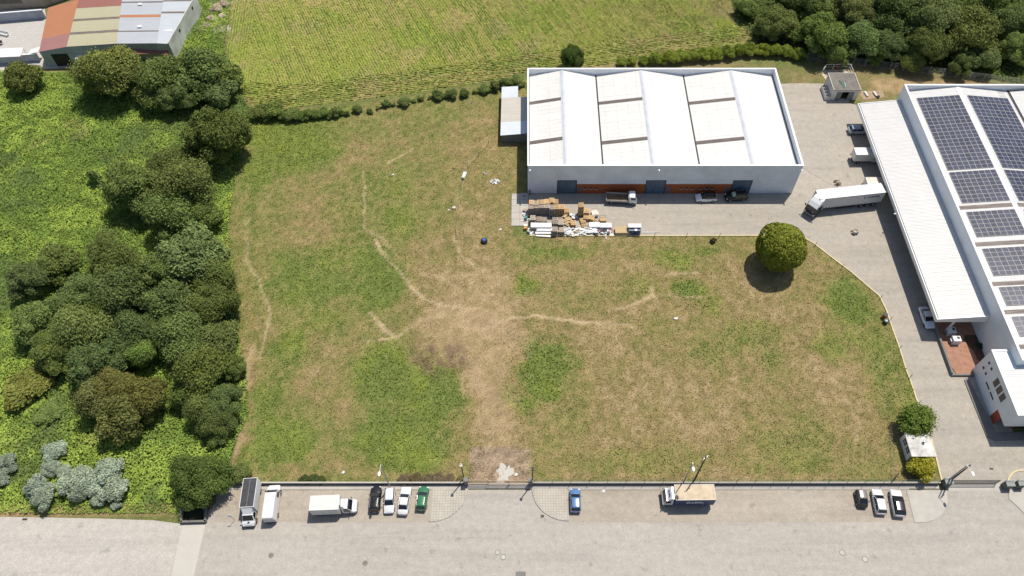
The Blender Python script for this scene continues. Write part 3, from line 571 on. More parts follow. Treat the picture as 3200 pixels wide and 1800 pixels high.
single('green_tarpaulin',MB().add([(70.0,54.6,3.03),(70.6,54.3,2.95),(71.0,53.2,2.93),(70.9,52.2,2.93),(70.6,52.1,2.94),(70.3,53.1,3.0)],[(0,5,4,3,2,1)[::-1]]).add([(70.0,54.6,2.99),(70.6,54.3,2.92),(71.0,53.2,2.915),(70.9,52.2,2.915),(70.6,52.1,2.915),(70.3,53.1,2.95)],[(0,5,4,3,2,1)]),paint((.06,.15,.12),.8,.2,2),'crumpled green tarpaulin lying on the flat roof of the hut','tarpaulin')
single('white_batten',MB().tube((71.15,53.9,2.96),(71.0,52.3,2.96),.05,.05,5),M['white'],'short white batten lying on the flat roof of the hut','batten')
for k in range(4):
    s=thing('steel_crate',['steel crate beside the hut, last of the row towards the back','steel crate beside the hut, third along from the doorway','steel crate beside the hut, second along from the doorway','steel crate beside the hut, first of the row by the doorway'][k],'crate',(67.55,54.9-k*1.03,0.0),0,'open steel crates beside the hut')
    for c in ((0,-.45,.5,1.1,.05,1.0),(0,.45,.5,1.1,.05,1.0),(-.53,0,.5,.05,.85,1.0),(.53,0,.5,.05,.85,1.0)): part('crate_side',MB().box(c[:3],c[3:]),M['off_white'],s)
    part('crate_floor',MB().box((0,0,.12),(1.0,.84,.06)),M['dark'],s)
for i,(px,y0) in enumerate(((2705,51.9),(2733,51.9))): 
    a=G(px-3,290); b=G(px+4,302); single('concrete_block',MB().box(((a.x+b.x)/2,(a.y+b.y)/2,.22),(.35,1.55,.34),math.radians(12)),M['off_white'],['concrete block on the slab beside the hut, farther from the dark heap','concrete block on the slab beside the hut, next to the dark heap'][i],'block')
sheet('hut_apron',GP([(2688,298),(2690,285),(2758,282),(2764,304),(2700,312)]),.012,M['trodden'])
sheet('hut_step_patch',GP([(2616,320),(2620,308),(2655,308),(2652,321)]),.03,M['conc'])
mb=MB(); 
for k in range(14): mb.ell((G(2742,303).x+rnd.uniform(-.7,.7),G(2742,303).y+rnd.uniform(-.45,.45),.12),(.25,.2,.16),6,4,.5)
single('tar_heap',mb,M['gutter'],'small black heap of rubble on the slab beside the hut','rubble heap')
# fenced pit behind the hut
fp=[(2573,205),(2655,203),(2662,228),(2588,226)]; E=thing('pit_railing','pale steel railing around the sandy pit behind the hut','railing',(0,0,0))
q4=[G(2567,232),G(2576,218),G(2652,217),G(2660,238)]
for q in q4: part('post',MB().tube((q.x,q.y,0),(q.x,q.y,1.5),.05),M['cope'],E)
mid=q4[1].lerp(q4[2],.33); part('post',MB().tube((mid.x,mid.y,0),(mid.x,mid.y,1.5),.05),M['cope'],E)
for a,b in zip(q4[:-1],q4[1:]): part('rail',MB().tube((a.x,a.y,1.5),(b.x,b.y,1.5),.05).tube((a.x,a.y,.8),(b.x,b.y,.8),.03),M['cope'],E)
sheet('sand_patch',[(q.x,q.y) for q in (q4[0],q4[1],q4[2],q4[3],G(2625,262),G(2585,255))],.01,paint((.50,.42,.31),.95,.25,2))
q=G(2614,214); hy=thing('red_hydrant','red hydrant post inside the railing behind the hut','hydrant',(q.x,q.y,0)); part('post',MB().tube((0,0,0),(0,0,1.4),.14,.12,8),paint((.5,.05,.03),.5),hy); part('cap',MB().ell((0,0,1.45),(.2,.2,.16)),paint((.5,.05,.03),.5),hy)

# ================================================================== gatehouse kiosk
K=thing('gatehouse','small white gatehouse with flat hipped stained roof and barred window','gatehouse',(0,0,0))
kx0,kx1,ky0,ky1=60.75,64.7,-34.0,-29.9
part('wall',MB().bb(kx0+.15,kx0+2.2,ky0+.25,ky1-.1,0,2.3),M['white'],K)
cx,cy=(kx0+kx1)/2,(ky0+ky1)/2; t=NT('kiosk_roof'); p=t.coord('World'); a=t.noise(1.0,6,.7,p); M['kroof']=t.done(t.ramp(a,[(.32,(.40,.38,.34)),(.6,(.70,.68,.64))]),.7,0,.2)
part('roof',MB().add([(kx0,ky0,2.45),(kx1,ky0,2.45),(kx1,ky1,2.45),(kx0,ky1,2.45),(cx,cy,2.95)],[(0,1,4),(1,2,4),(2,3,4),(3,0,4)]),M['kroof'],K)
part('roof_edge',MB().bb(kx0,kx1,ky0,ky1,2.28,2.449),M['cope'],K)
part('roof_vent',MB().tube((cx+.3,cy+.1,2.85),(cx+.3,cy+.1,3.35),.16,.10,8).ell((cx+.3,cy+.1,3.36),(.28,.28,.09)),M['steel'],K)
for yy in (-31.2,-32.55):
    wv=part('window',MB().bb(kx0+.12,kx0+.149,yy-.55,yy+.55,1.0,2.0),M['gutter'],K)
    gb=MB()
    for k in range(3): gb.bb(kx0+.08,kx0+.118,yy-.55+k*.53,yy-.50+k*.53,1.0,2.0)
    gb.bb(kx0+.08,kx0+.118,yy-.55,yy+.55,1.47,1.53); part('window_bars',gb,M['cope'],wv)
for y in (ky0+.12,ky1-.12): part('post',MB().tube((kx1-.15,y,0),(kx1-.15,y,2.3),.06),M['steel'],K)

# ================================================================== patched workshop, far corner
Cw=thing('patched_workshop','old workshop with orange, yellow-green and blue-grey patched roof','workshop',(0,0,0))
def P3(px,py,z): return tuple(G(px,py,z))
e0,e1,e2,e3,e4=P3(122,162,4.2),P3(208,146,5.2),P3(365,136,4.6),P3(490,135,5.0),P3(527,137,4.6)
f0,f1,f2,f3,f4=P3(151,24,4.2),P3(246,-2,5.2),P3(382,-10,4.6),P3(512,-12,5.0),P3(613,-14,4.6)
def rc(nm,base,alt): return corr_roof(nm,base,alt,40,1.1,.5,.82)
cols=[rc('sheet_orange',(.46,.20,.10),(.42,.23,.16)),rc('sheet_olive',(.43,.405,.27),(.36,.33,.23)),rc('sheet_blue',(.46,.48,.505),(.38,.38,.38)),rc('sheet_blue_pale',(.50,.525,.56),(.42,.42,.42)),rc('sheet_red',(.30,.13,.105),(.25,.12,.10)),rc('sheet_purple',(.36,.18,.16),(.33,.22,.21))]
def seg(a,b,fa,fb,u0,u1):     # part of a roof slope between fractions u0..u1 from front (0) to back (1)
    L=lambda p,q,u: Vector(p).lerp(Vector(q),u); return L(a,fa,u0),L(a,fa,u1),L(b,fb,u1),L(b,fb,u0)
def slope(a,b,fa,fb,u0,u1,mat,nm='roof_sheet'):
    p=seg(a,b,fa,fb,u0,u1); part(nm,corr_slope(p[0],p[1],p[2],p[3],.4,.03),mat,Cw)
slope(e0,e1,f0,f1,0,.27,cols[5]); slope(e0,e1,f0,f1,.272,1,cols[0])
for u0,u1 in ((0,.24),(.29,.52),(.57,.80)): slope(e1,e2,f1,f2,u0,u1-.002,cols[1])
for u0,u1 in ((.24,.288),(.52,.568)): slope(e1,e2,f1,f2,u0,u1,M['skylight'],'skylight')
slope(e1,e2,f1,f2,.80,1.,cols[4])
for u0,u1 in ((0,.24),(.262,.5),(.60,.86),(.89,1.)): slope(e2,e3,f2,f3,u0,u1-.002,cols[2])
slope(e2,e3,f2,f3,.24,.26,M['skylight'],'skylight'); slope(e2,e3,f2,f3,.5,.54,cols[2]); slope(e2,e3,f2,f3,.54,.598,cols[0]); slope(e2,e3,f2,f3,.86,.888,M['skylight'],'skylight')
for u0,u1 in ((0,.62),(.66,.88),(.91,1.)): slope(e3,e4,f3,f4,u0,u1-.002,cols[3])
slope(e3,e4,f3,f4,.62,.658,M['skylight'],'skylight'); slope(e3,e4,f3,f4,.88,.908,M['skylight'],'skylight')
def wallq(a,b,mat,top_drop=.06,nm='wall',th=.2):
    a,b=Vector(a),Vector(b); n=(b-a).cross(Vector((0,0,1))).normalized()*th
    mb=MB(); mb.add([(a.x,a.y,0),(b.x,b.y,0),(b.x,b.y,b.z-top_drop),(a.x,a.y,a.z-top_drop),(a.x-n.x,a.y-n.y,0),(b.x-n.x,b.y-n.y,0),(b.x-n.x,b.y-n.y,b.z-top_drop),(a.x-n.x,a.y-n.y,a.z-top_drop)],[(0,1,2,3),(7,6,5,4),(4,5,1,0),(3,2,6,7),(1,5,6,2),(4,0,3,7)])
    part(nm,mb,mat,Cw)
gw=paint((.44,.46,.48),.8,.15,.5); ww=paint((.58,.58,.53),.8,.2,.35)
for a,b in ((e0,e1),(e1,e2),(e2,e3),(e3,e4)): wallq(a,b,gw)
wallq(e4,f4,ww,-.28); wallq(f0,e0,gw)
dd=[P3(172,196,0),P3(222,190,0)]; a=Vector(e0).lerp(Vector(e1),.32); b=Vector(e0).lerp(Vector(e1),.88); n=Vector((b.y-a.y,a.x-b.x,0)).normalized()*.05
part('garage_door',MB().add([(a.x+n.x,a.y+n.y,.02),(b.x+n.x,b.y+n.y,.02),(b.x+n.x,b.y+n.y,3.4),(a.x+n.x,a.y+n.y,3.4)],[(0,1,2,3)]).add([(a.x,a.y,.02),(b.x,b.y,.02),(b.x,b.y,3.4),(a.x,a.y,3.4)],[(3,2,1,0)]),M['gutter'],Cw)
lo=[P3(237,186,2.2),P3(268,177,2.2),P3(530,172,2.2)]
part('porch_roof',corr_slope(P3(268,172,2.6),P3(488,168,2.6),P3(488,139,3.6),P3(268,150,3.6),.4,.03),cols[4],Cw); part('porch_roof',corr_slope(P3(488,168,2.6),P3(526,172,2.3),P3(526,143,3.5),P3(489,139,3.6),.4,.03),cols[4],Cw)
part('porch_roof',MB().slab([P3(234,186,2.5),P3(266,176,2.5),P3(266,152,3.2),P3(240,156,3.2)],.06),M['off_white'],Cw)
for px in (262,380,486,523): q=G(px,172,2.4); part('porch_post',MB().tube((q.x,q.y,0),(q.x,q.y,2.35),.07),M['steel'],Cw)
for u,zc in ((.33,3.4),(.80,3.4)):
    a=Vector(e4).lerp(Vector(f4),u-.02); b=Vector(e4).lerp(Vector(f4),u+.02); mb=MB().add([(a.x+.02,a.y,3.3),(b.x+.02,b.y,3.3),(b.x+.02,b.y,4.0),(a.x+.02,a.y,4.0)],[(0,1,2,3)]).add([(a.x,a.y,3.3),(b.x,b.y,3.3),(b.x,b.y,4.0),(a.x,a.y,4.0)],[(3,2,1,0)]); part('vent',mb,M['gutter'],Cw)
for px,py in ((438,13),(437,83)): q=G(px,py,5.0); part('roof_hatch',MB().box((q.x,q.y,5.0),(1.0,.7,.25)),M['white'],Cw)
part('lap_sheet',MB().slab([P3(503,93,4.93),P3(540,92,4.75),P3(539,96,4.75),P3(502,97,4.93)],.03),M['white'],Cw)
# its paved yard, walls, shelters and neighbour house
sheet('workshop_yard',[(q.x,q.y) for q in GP([(-300,40),(140,26),(160,160),(140,215),(-300,230)])],.012,concrete('yard_pale',(.50,.475,.45),(.44,.42,.39),.8,.4))
sheet('workshop_path',[(q.x,q.y) for q in GP([(-300,222),(0,215),(118,205),(240,200),(240,212),(120,217),(0,227),(-300,240)])],.02,M['conc_pale'])
def garden_wall(pts,h,label,mat=M['off_white'],w=.25,capm=None):
    T=thing('garden_wall',label,'wall'); q=[Vector((p.x,p.y,0)) for p in pts]
    for a,b in zip(q[:-1],q[1:]):
        d=b-a; c=(a+b)/2; part('wall_panel',MB().box((c.x,c.y,h/2),(d.length,w,h),math.atan2(d.y,d.x)),mat,T); part('coping',MB().box((c.x,c.y,h+.05),(d.length+.1,w+.12,.1),math.atan2(d.y,d.x)),M['cope'],T)
garden_wall(GP([(-200,206),(0,200),(128,190)]),2.0,'grey rendered wall with white coping along the front of the workshop yard',paint((.42,.43,.46),.8,.15,.6))
garden_wall(GP([(-200,75),(0,69),(146,57)]),2.4,'blue-grey rendered wall with white coping behind the workshop yard',paint((.40,.43,.48),.8,.12,.6))
N=thing('neighbour_house','beige rendered house with one wide window beyond the workshop','house'); nw=[P3(-300,38,0),P3(0,30,0),P3(140,22,0),P3(262,-20,0)]
for a,b in zip(nw[:-1],nw[1:]): part('wall',MB().add([a,b,(b[0],b[1],5.5),(a[0],a[1],5.5),(a[0],a[1]+.3,0),(b[0],b[1]+.3,0),(b[0],b[1]+.3,5.5),(a[0],a[1]+.3,5.5)],[(0,1,2,3),(7,6,5,4),(3,2,6,7),(1,5,6,2),(4,0,3,7)]),paint((.42,.36,.28),.85,.12,.5),N)
ar=Vector(nw[0]); part('roof',MB().slab([(nw[0][0],nw[0][1],5.6),(nw[1][0],nw[1][1],5.6),(nw[2][0],nw[2][1],5.6),(nw[3][0],nw[3][1],5.6),(nw[3][0],nw[3][1]+25,5.6),(nw[0][0],nw[0][1]+30,5.6)],.15),M['cope'],N)
a=Vector(nw[1]).lerp(Vector(nw[2]),.0); a1=P3(3,26,1.6); b1=P3(82,20,1.6)
ya_=nw[1][1]+(nw[2][1]-nw[1][1])*.05-.06; yb_=nw[1][1]+(nw[2][1]-nw[1][1])*.55-.06; xa=nw[1][0]+.5; xb=nw[1][0]+6.3
wv=part('window',MB().add([(xa,ya_,1.5),(xb,yb_,1.5),(xb,yb_,4.0),(xa,ya_,4.0),(xa,ya_+.05,1.5),(xb,yb_+.05,1.5),(xb,yb_+.05,4.0),(xa,ya_+.05,4.0)],[(0,1,2,3),(7,6,5,4),(3,2,6,7)]),M['glass'],N)
q=G(25,165,2.3); tn=thing('white_shelter','white fabric shelter on posts in the corner of the workshop yard','shelter',(q.x,q.y,0),math.radians(4))
part('canopy',corr_slope((-3.6,-1.4,2.2),(3.2,-1.4,2.2),(3.2,1.3,2.6),(-3.6,1.3,2.6),.6,.05),M['white'],tn)
for x in (-3.4,3.1):
    for y in (-1.2,1.2): part('post',MB().tube((x,y,0),(x,y,2.3),.05),M['steel'],tn)
q=G(110,158,2.2); an=thing('white_awning','white awning fixed to the side of the orange-roofed workshop','awning',(q.x,q.y,0)); part('canopy',MB().slab([(-1.5,-1.1,2.0),(1.2,-1.0,2.6),(1.2,1.1,2.6),(-1.5,.7,2.0)],.05),M['white'],an); part('post',MB().tube((-1.4,-1.0,0),(-1.4,-1.0,1.97),.05).tube((-1.4,.6,0),(-1.4,.6,1.97),.05),M['steel'],an)
q=G(10,110); bn=thing('white_bench','white slatted garden bench in the workshop yard','bench',(q.x,q.y,0),math.radians(-18))
for k in range(4): part('slat',MB().box((0,-.25+k*.17,.45),(3.2,.12,.05)),M['white'],bn)
part('backrest',MB().box((0,.42,.75),(3.2,.06,.5)),M['white'],bn)
for x in (-1.4,1.4): part('leg',MB().box((x,0,.22),(.08,.6,.43)),M['steel'],bn)
q=G(6,138); single('black_barbecue',MB().ell((0,0,.75),(.5,.4,.35),10,6).tube((-.3,0,0),(-.2,0,.6),.04).tube((.3,0,0),(.2,0,.6),.04).tube((0,.3,0),(0,.2,.6),.04),M['dark'],'black round barbecue on legs beside the white shelter','barbecue',None,(q.x,q.y,0))
# ------------------------------------------------------------------ vehicles: local x forward, z up, base on the ground
def place(a, b):
    A=G(*a); Bp=G(*b); d=Bp-A; c=(A+Bp)/2; return (c.x,c.y,.026), math.atan2(d.y,d.x)
def wheel(parent, x, y, r=.32, w=.22, rimc=None):
    sg=1 if y>0 else -1
    wh=part('wheel',MB().tube((x,y-w/2*sg,r),(x,y+w/2*sg,r),r,r,14),M['tyre'],parent)
    part('rim',MB().tube((x,y+w/2*sg-.01*sg,r),(x,y+w/2*sg+.012*sg,r),r*.62,r*.55,10),rimc or M['rim'],wh); return wh
def hull(L, W, sts):
    """body shell: stations (fraction from rear, z bottom, z top, width factor)"""
    secs=[]
    for f,z0,z1,k in sts:
        x=-L/2+f*L; h=W/2*k; zm=z0+(z1-z0)*.55
        secs.append([(x,-h*.86,z0),(x,-h*.98,z0+.10),(x,-h,zm),(x,-h*.95,z1-.07),(x,-h*.82,z1),(x,0,z1+.02),(x,h*.82,z1),(x,h*.95,z1-.07),(x,h,zm),(x,h*.98,z0+.10),(x,h*.86,z0)])
    return MB().loft(secs)
def glass(parent, nm, q, inset=.07, off=.012, mat=None):
    q=[Vector(p) for p in q]; c=sum(q,Vector())/4; n=(q[1]-q[0]).cross(q[3]-q[0]).normalized()*off; v=[p.lerp(c,inset) for p in q]
    mb=MB().add([p+n for p in v]+[p-n*.6 for p in v],[(0,1,2,3),(7,6,5,4)]+[(i,4+i,4+(i+1)%4,(i+1)%4) for i in range(4)]); return part(nm,mb,mat or M['glass'],parent)
CAR={ # belt line stations, cabin base rear/front, roof rear/front (fractions), belt height
 'hatch':dict(st=[(0,.42,.80,.80),(.03,.30,.92,.93),(.12,.22,.95,1.),(.5,.2,.94,1.),(.70,.2,.94,1.),(.80,.2,.88,.99),(.93,.24,.76,.93),(1,.36,.62,.76)],cab=(.03,.74,.12,.55),belt=.93),
 'estate':dict(st=[(0,.42,.82,.84),(.03,.30,.93,.94),(.12,.22,.96,1.),(.5,.2,.95,1.),(.68,.2,.94,1.),(.80,.2,.88,.99),(.94,.24,.76,.93),(1,.36,.62,.76)],cab=(.025,.72,.08,.54),belt=.93),
 'sedan':dict(st=[(0,.42,.78,.82),(.03,.30,.93,.93),(.16,.22,.97,1.),(.5,.2,.94,1.),(.68,.2,.93,1.),(.80,.2,.88,.99),(.94,.24,.76,.93),(1,.36,.62,.78)],cab=(.15,.72,.30,.56),belt=.93),
 'suv':dict(st=[(0,.50,.95,.84),(.03,.36,1.05,.95),(.12,.26,1.08,1.),(.5,.25,1.05,1.),(.70,.25,1.04,1.),(.80,.25,1.00,.99),(.94,.30,.90,.94),(1,.42,.72,.80)],cab=(.03,.74,.12,.55),belt=1.04),
 'city':dict(st=[(0,.45,.95,.86),(.04,.34,1.0,.95),(.15,.24,1.0,1.),(.5,.22,1.0,1.),(.78,.22,.98,1.),(.9,.26,.90,.96),(1,.40,.68,.84)],cab=(.02,.84,.08,.60),belt=.98)}
def car(label, kind, L, Wd, Hh, col, a, b, roofcol=None, name='parked_car', group=None, rails=False, shade=False):
    c=CAR[kind]; loc,rz=place(a,b); R=thing(name,label,'car',loc,rz,group); pc=carpaint(col); rc_=carpaint(roofcol) if roofcol else pc
    body=part('body',hull(L,Wd,c['st']),pc,R,True)
    f=lambda u:-L/2+u*L
    b0,b1,r0,r1=[f(u) for u in c['cab']]; zb=c['belt']; wb=Wd/2*.90; wr=Wd/2*.79; zt=Hh-.05
    part('cabin',MB().add([(b0,-wb,zb),(b1,-wb,zb),(b1,wb,zb),(b0,wb,zb),(r0,-wr,zt),(r1,-wr,zt),(r1,wr,zt),(r0,wr,zt)],[(3,2,1,0),(4,5,6,7),(0,1,5,4),(1,2,6,5),(2,3,7,6),(3,0,4,7)]),rc_ if roofcol else pc,R)
    n=6; secs=[]
    for k in range(n+1):
        x=r0-.02+(r1-r0+.04)*k/n; e=1-abs(2*k/n-1)**3*.06; secs.append([(x,-wr*e,zt),(x,-wr*.72*e,zt+.045),(x,0,zt+.06),(x,wr*.72*e,zt+.045),(x,wr*e,zt),(x,0,zt-.01)])
    part('roof',MB().loft(secs),rc_,R,True)
    ws=glass(R,'windscreen',[(b1,wb,zb),(r1,wr,zt),(r1,-wr,zt),(b1,-wb,zb)])
    if shade: part('sunshade',MB().slab([(r1+.1,-wr*.8,zt-.02),(b1-.15,-wb*.75,zb+.12),(b1-.15,wb*.75,zb+.12),(r1+.1,wr*.8,zt-.02)][::-1],.01),paint((.45,.55,.48),.5,.05),ws)
    glass(R,'rear_window',[(b0,-wb,zb),(r0,-wr,zt),(r0,wr,zt),(b0,wb,zb)],.10)
    bm,rm=(b0+b1)/2-.1,(r0+r1)/2-.05
    for s in (-1,1):
        for (x0,x1,y0,y1) in ((b0,bm,r0,rm),(bm,b1,rm,r1)):
            q=[(x0,s*wb,zb),(x1,s*wb,zb),(y1,s*wr,zt),(y0,s*wr,zt)]; glass(R,'side_window',q if s<0 else q[::-1],.09)
        part('headlight',MB().ell((L/2-.20,s*Wd*.34,.66 if kind!='suv' else .80),(.16,.19,.08),8,5),M['lamp_clear'],R)
        part('tail_light',MB().box((-L/2+.07,s*Wd*.38,.80 if kind!='suv' else .92),(.12,.20,.16)),M['lamp_red'],R)
        part('mirror',MB().ell((b1-.35,s*(Wd/2+.06),zb+.06),(.09,.12,.08),6,4),pc,R)
        for x in (-L*.30,L*.31): wheel(R,x,s*(Wd/2-.10),.31 if kind!='suv' else .35)
        if rails: part('roof_rail',MB().tube((r0+.1,s*wr*.9,zt+.09),(r1-.1,s*wr*.9,zt+.09),.025),M['steel'],R)
    part('bumper',MB().box((L/2-.06,0,.40),(.14,Wd*.72,.16)),M['dark'],R); part('number_plate',MB().box((-L/2-.005,0,.62),(.02,.5,.11)),M['plate'],R)
    return R
WHT=(.66,.66,.665)
car('black estate car with roof rails parked nose to the low wall','estate',4.1,1.72,1.48,(.018,.019,.022),(1169,1598,.7),(1176,1521,.7),rails=True)
car('white hatchback with a red door panel facing the road by the lamp post','estate',4.0,1.68,1.42,WHT,(1219,1524,.7),(1215,1605,.6))
R=[o for o in bpy.data.objects if o.name.startswith('parked_car')][-1]
part('red_panel',MB().slab([(-.15,.86,.9),(.65,.86,.86),(.65,.84,.45),(-.15,.84,.45)],.02),paint((.55,.12,.07),.4),R)
car('white saloon car with dark rear window parked nose to the low wall','sedan',4.45,1.70,1.40,WHT,(1257,1609,.7),(1270,1521,.7))
car('green hatchback parked beside the tiled apron of the gate','hatch',3.85,1.66,1.42,(.045,.17,.085),(1314,1595,.7),(1325,1520,.7))
car('blue hatchback parked alone beside the tiled apron','hatch',3.75,1.68,1.44,(.10,.19,.37),(1799,1599,.7),(1797,1528,.7))
car('small black city car facing the road, first of three by the far apron','city',2.75,1.56,1.54,(.03,.028,.027),(2690,1532,1.0),(2696,1584,.5),roofcol=(.20,.18,.165))
car('white hatchback parked between the small black car and the black-roofed car','hatch',4.0,1.72,1.46,WHT,(2755,1606,.7),(2739,1530,.7))
car('white car with black glass roof parked next to the far apron','suv',4.25,1.80,1.56,WHT,(2812,1613,.7),(2798,1532,.8),roofcol=(.02,.02,.024))
car('white crossover with black roof parked in the warehouse shade','suv',4.25,1.80,1.58,(.76,.77,.80),(2239,614.5,.8),(2174,617,.8),roofcol=(.012,.012,.014))
car('black crossover with silver sunshade parked in front of the blue gate','suv',4.45,1.82,1.64,(.014,.014,.015),(2335,610,.8),(2267,614.5,.8),rails=True,shade=True)
car('silver blue hatchback parked nose under the loading canopy','suv',4.3,1.80,1.56,(.40,.45,.50),(2652,405,.8),(2714,405,.8),roofcol=(.33,.42,.52))
car('white saloon car in the shade at the front end of the canopy','sedan',4.5,1.78,1.44,(.74,.75,.77),(2884,957,.8),(2909,1028,.5))

def text_mesh(s, size, mat, ext=.01):
    cu=bpy.data.curves.new('lettering','FONT'); cu.body=s; cu.size=size; cu.align_x='CENTER'; cu.align_y='CENTER'; cu.extrude=ext; cu.offset=.025*size
    o=bpy.data.objects.new('lettering_tmp',cu); COL.objects.link(o); bpy.context.view_layer.update()
    me=bpy.data.meshes.new_from_object(o.evaluated_get(bpy.context.evaluated_depsgraph_get())); bpy.data.objects.remove(o)
    me.materials.clear(); me.materials.append(mat); return me
def cab_van(R, x0, L, W, H, pc, roof_def=False):
    """bonneted van cab from x0 (rear of cab) forward L"""
    x1=x0+L; secs=[]
    for u,z0,z1,k in ((0,.35,H,.94),(.30,.35,H,.96),(.42,.35,H-.03,.97),(.70,.35,1.30,1.),(.86,.38,1.16,.97),(.96,.42,.98,.86),(1,.5,.80,.72)):
        x=x0+u*L; h=W/2*k; zb=min(z1,1.15); t=.80 if z1>1.4 else .9
        secs.append([(x,-h*.95,z0),(x,-h,z0+.2),(x,-h,zb),(x,-h*t,z1),(x,h*t,z1),(x,h,zb),(x,h,z0+.2),(x,h*.95,z0)])
    part('cab',MB().loft(secs),pc,R)
    f=lambda u:x0+u*L; hA=W/2*.97; hB=W/2
    glass(R,'windscreen',[(f(.69),hB*.88,1.33),(f(.43),hA*.80,H-.05),(f(.43),-hA*.80,H-.05),(f(.69),-hB*.88,1.33)],.05,.02)
    for s in (-1,1):
        q=[(f(.12),s*W/2*.955,1.20),(f(.64),s*W/2*.985,1.20),(f(.42),s*W/2*.80,H-.12),(f(.12),s*W/2*.79,H-.12)]; glass(R,'side_window',q if s<0 else q[::-1],.10,.03)
        part('mirror',MB().box((f(.58),s*(W/2+.14),1.35),(.10,.20,.28)),M['dark'],R); part('headlight',MB().ell((f(.94),s*W*.36,.90),(.16,.16,.12)),M['lamp_clear'],R)
    part('bumper',MB().box((x1-.06,0,.48),(.2,W*.8,.24)),M['dark'],R)
def cab_over(R, x0, L, W, H, pc, glassc=None):
    secs=[]
    for u,z0,z1,k in ((0,.5,H-.12,.94),(.15,.5,H,.97),(.72,.5,H,.98),(.92,.5,1.30+.3*(H-1.3)*.2,1.),(1.,.55,1.15,.94)):
        x=x0+u*L; h=W/2*k; zb=min(z1,1.5); t=.92
        secs.append([(x,-h*.97,z0),(x,-h,z0+.2),(x,-h,zb),(x,-h*t,z1),(x,h*t,z1),(x,h,zb),(x,h,z0+.2),(x,h*.97,z0)])
    part('cab',MB().loft(secs),pc,R); f=lambda u:x0+u*L; z9=1.30+.06*(H-1.3)
    glass(R,'windscreen',[(f(.925),W/2*.90,z9+.02),(f(.73),W/2*.88,H-.06),(f(.73),-W/2*.88,H-.06),(f(.925),-W/2*.90,z9+.02)],.05,.02)
    for s in (-1,1):
        q=[(f(.22),s*W/2*.985,1.5),(f(.86),s*W/2*.995,1.5),(f(.70),s*W/2*.93,H-.15),(f(.22),s*W/2*.92,H-.15)]; glass(R,'side_window',q if s<0 else q[::-1],.08,.025)
        part('mirror',MB().box((f(.88),s*(W/2+.16),1.75),(.10,.18,.36)),M['dark'],R); part('headlight',MB().box((f(.985),s*W*.37,.80),(.10,.28,.16)),M['lamp_clear'],R)
    part('bumper',MB().box((f(.98),0,.55),(.16,W*.96,.30)),M['dark'],R)
def cargo(R, x0, x1, W, z0, z1, side, roof, trim=None):
    bx=part('cargo_box',MB().bb(x0,x1,-W/2,W/2,z0,z1-.05),side,R); part('roof_panel',MB().bb(x0+.06,x1-.06,-W/2+.06,W/2-.06,z1-.049,z1),roof,bx)
    tr=MB()
    for y in (-W/2,W/2-.06): tr.bb(x0-.01,x1+.01,y,y+.06,z1-.06,z1+.02)
    for x in (x0-.01,x1-.05): tr.bb(x,x+.06,-W/2+.061,W/2-.061,z1-.06,z1+.02)
    part('edge_trim',tr,trim or M['cope'],bx); return bx
def chassis(R, x0, x1, W): part('chassis',MB().bb(x0,x1,-W*.22,W*.22,.45,.72).bb(x0+.2,x1-.2,-W*.45,W*.45,.72,.86),M['dark'],R)

# white box truck with charcoal roof
loc,rz=place((783,1494,3.0),(776,1642,1.0)); R=thing('box_truck','white box truck with charcoal roof and white bonnet cab, last beside the trees','truck',loc,rz)
chassis(R,-3.3,2.9,2.1); bx=cargo(R,-3.35,1.2,2.15,.86,3.0,M['white'],paint((.055,.055,.06),.75,.25,1.5)); part('roof_batten',MB().bb(-3.2,1.1,-.05,.05,3.001,3.03),paint((.14,.14,.15),.6),bx)
cab_van(R,1.25,2.15,1.95,2.15,carpaint(WHT)); part('wind_deflector',MB().add([(1.35,-.85,2.16),(2.0,-.65,2.16),(2.0,.65,2.16),(1.35,.85,2.16),(1.35,-.8,2.9),(1.35,.8,2.9)],[(0,1,4),(1,2,5,4),(2,3,5),(0,4,5,3)]),carpaint(WHT),R); part('bonnet_scoop',MB().box((2.95,.05,1.2),(.28,.3,.12)),M['dark'],R)
for s in (-1,1):
    for x in (-2.1,2.5): wheel(R,x,s*.88,.36,.26)
# white panel van
loc,rz=place((845,1630,.6),(859,1518,.8)); R=thing('panel_van','long white panel van with ribbed roof parked nose to the low wall','van',loc,rz)
L=5.75; secs=[]
for u,z0,z1,k in ((0,.45,2.30,.88),(.015,.32,2.42,.94),(.08,.3,2.46,.97),(.62,.3,2.46,.97),(.70,.3,2.38,.97),(.84,.3,1.32,1.),(.93,.34,1.12,.95),(.985,.42,.92,.82),(1,.5,.78,.70)):
    x=-L/2+u*L; h=1.0*k; t=.84 if z1>1.4 else .9; zb=min(z1-.05,1.2); secs.append([(x,-h*.95,z0),(x,-h,z0+.2),(x,-h,zb),(x,-h*t,z1),(x,0,z1+.03),(x,h*t,z1),(x,h,zb),(x,h,z0+.2),(x,h*.95,z0)])
part('body',MB().loft(secs),carpaint(WHT),R); f=lambda u:-L/2+u*L
glass(R,'windscreen',[(f(.836),.86,1.36),(f(.705),.80,2.36),(f(.705),-.80,2.36),(f(.836),-.86,1.36)],.05,.025)
for s in (-1,1):
    q=[(f(.60),s*.955,1.28),(f(.80),s*.98,1.28),(f(.715),s*.85,2.1),(f(.60),s*.845,2.1)]; glass(R,'side_window',q if s<0 else q[::-1],.08,.05); part('mirror',MB().box((f(.80),s*1.12,1.4),(.10,.2,.3)),M['dark'],R); part('headlight',MB().ell((f(.955),s*.74,.88),(.18,.16,.13)),M['lamp_clear'],R); part('tail_light',MB().box((f(.006),s*.84,1.2),(.06,.12,.6)),M['lamp_red'],R)
    for x in (-1.75,1.75): wheel(R,x,s*.90,.34,.24)
rb=MB()
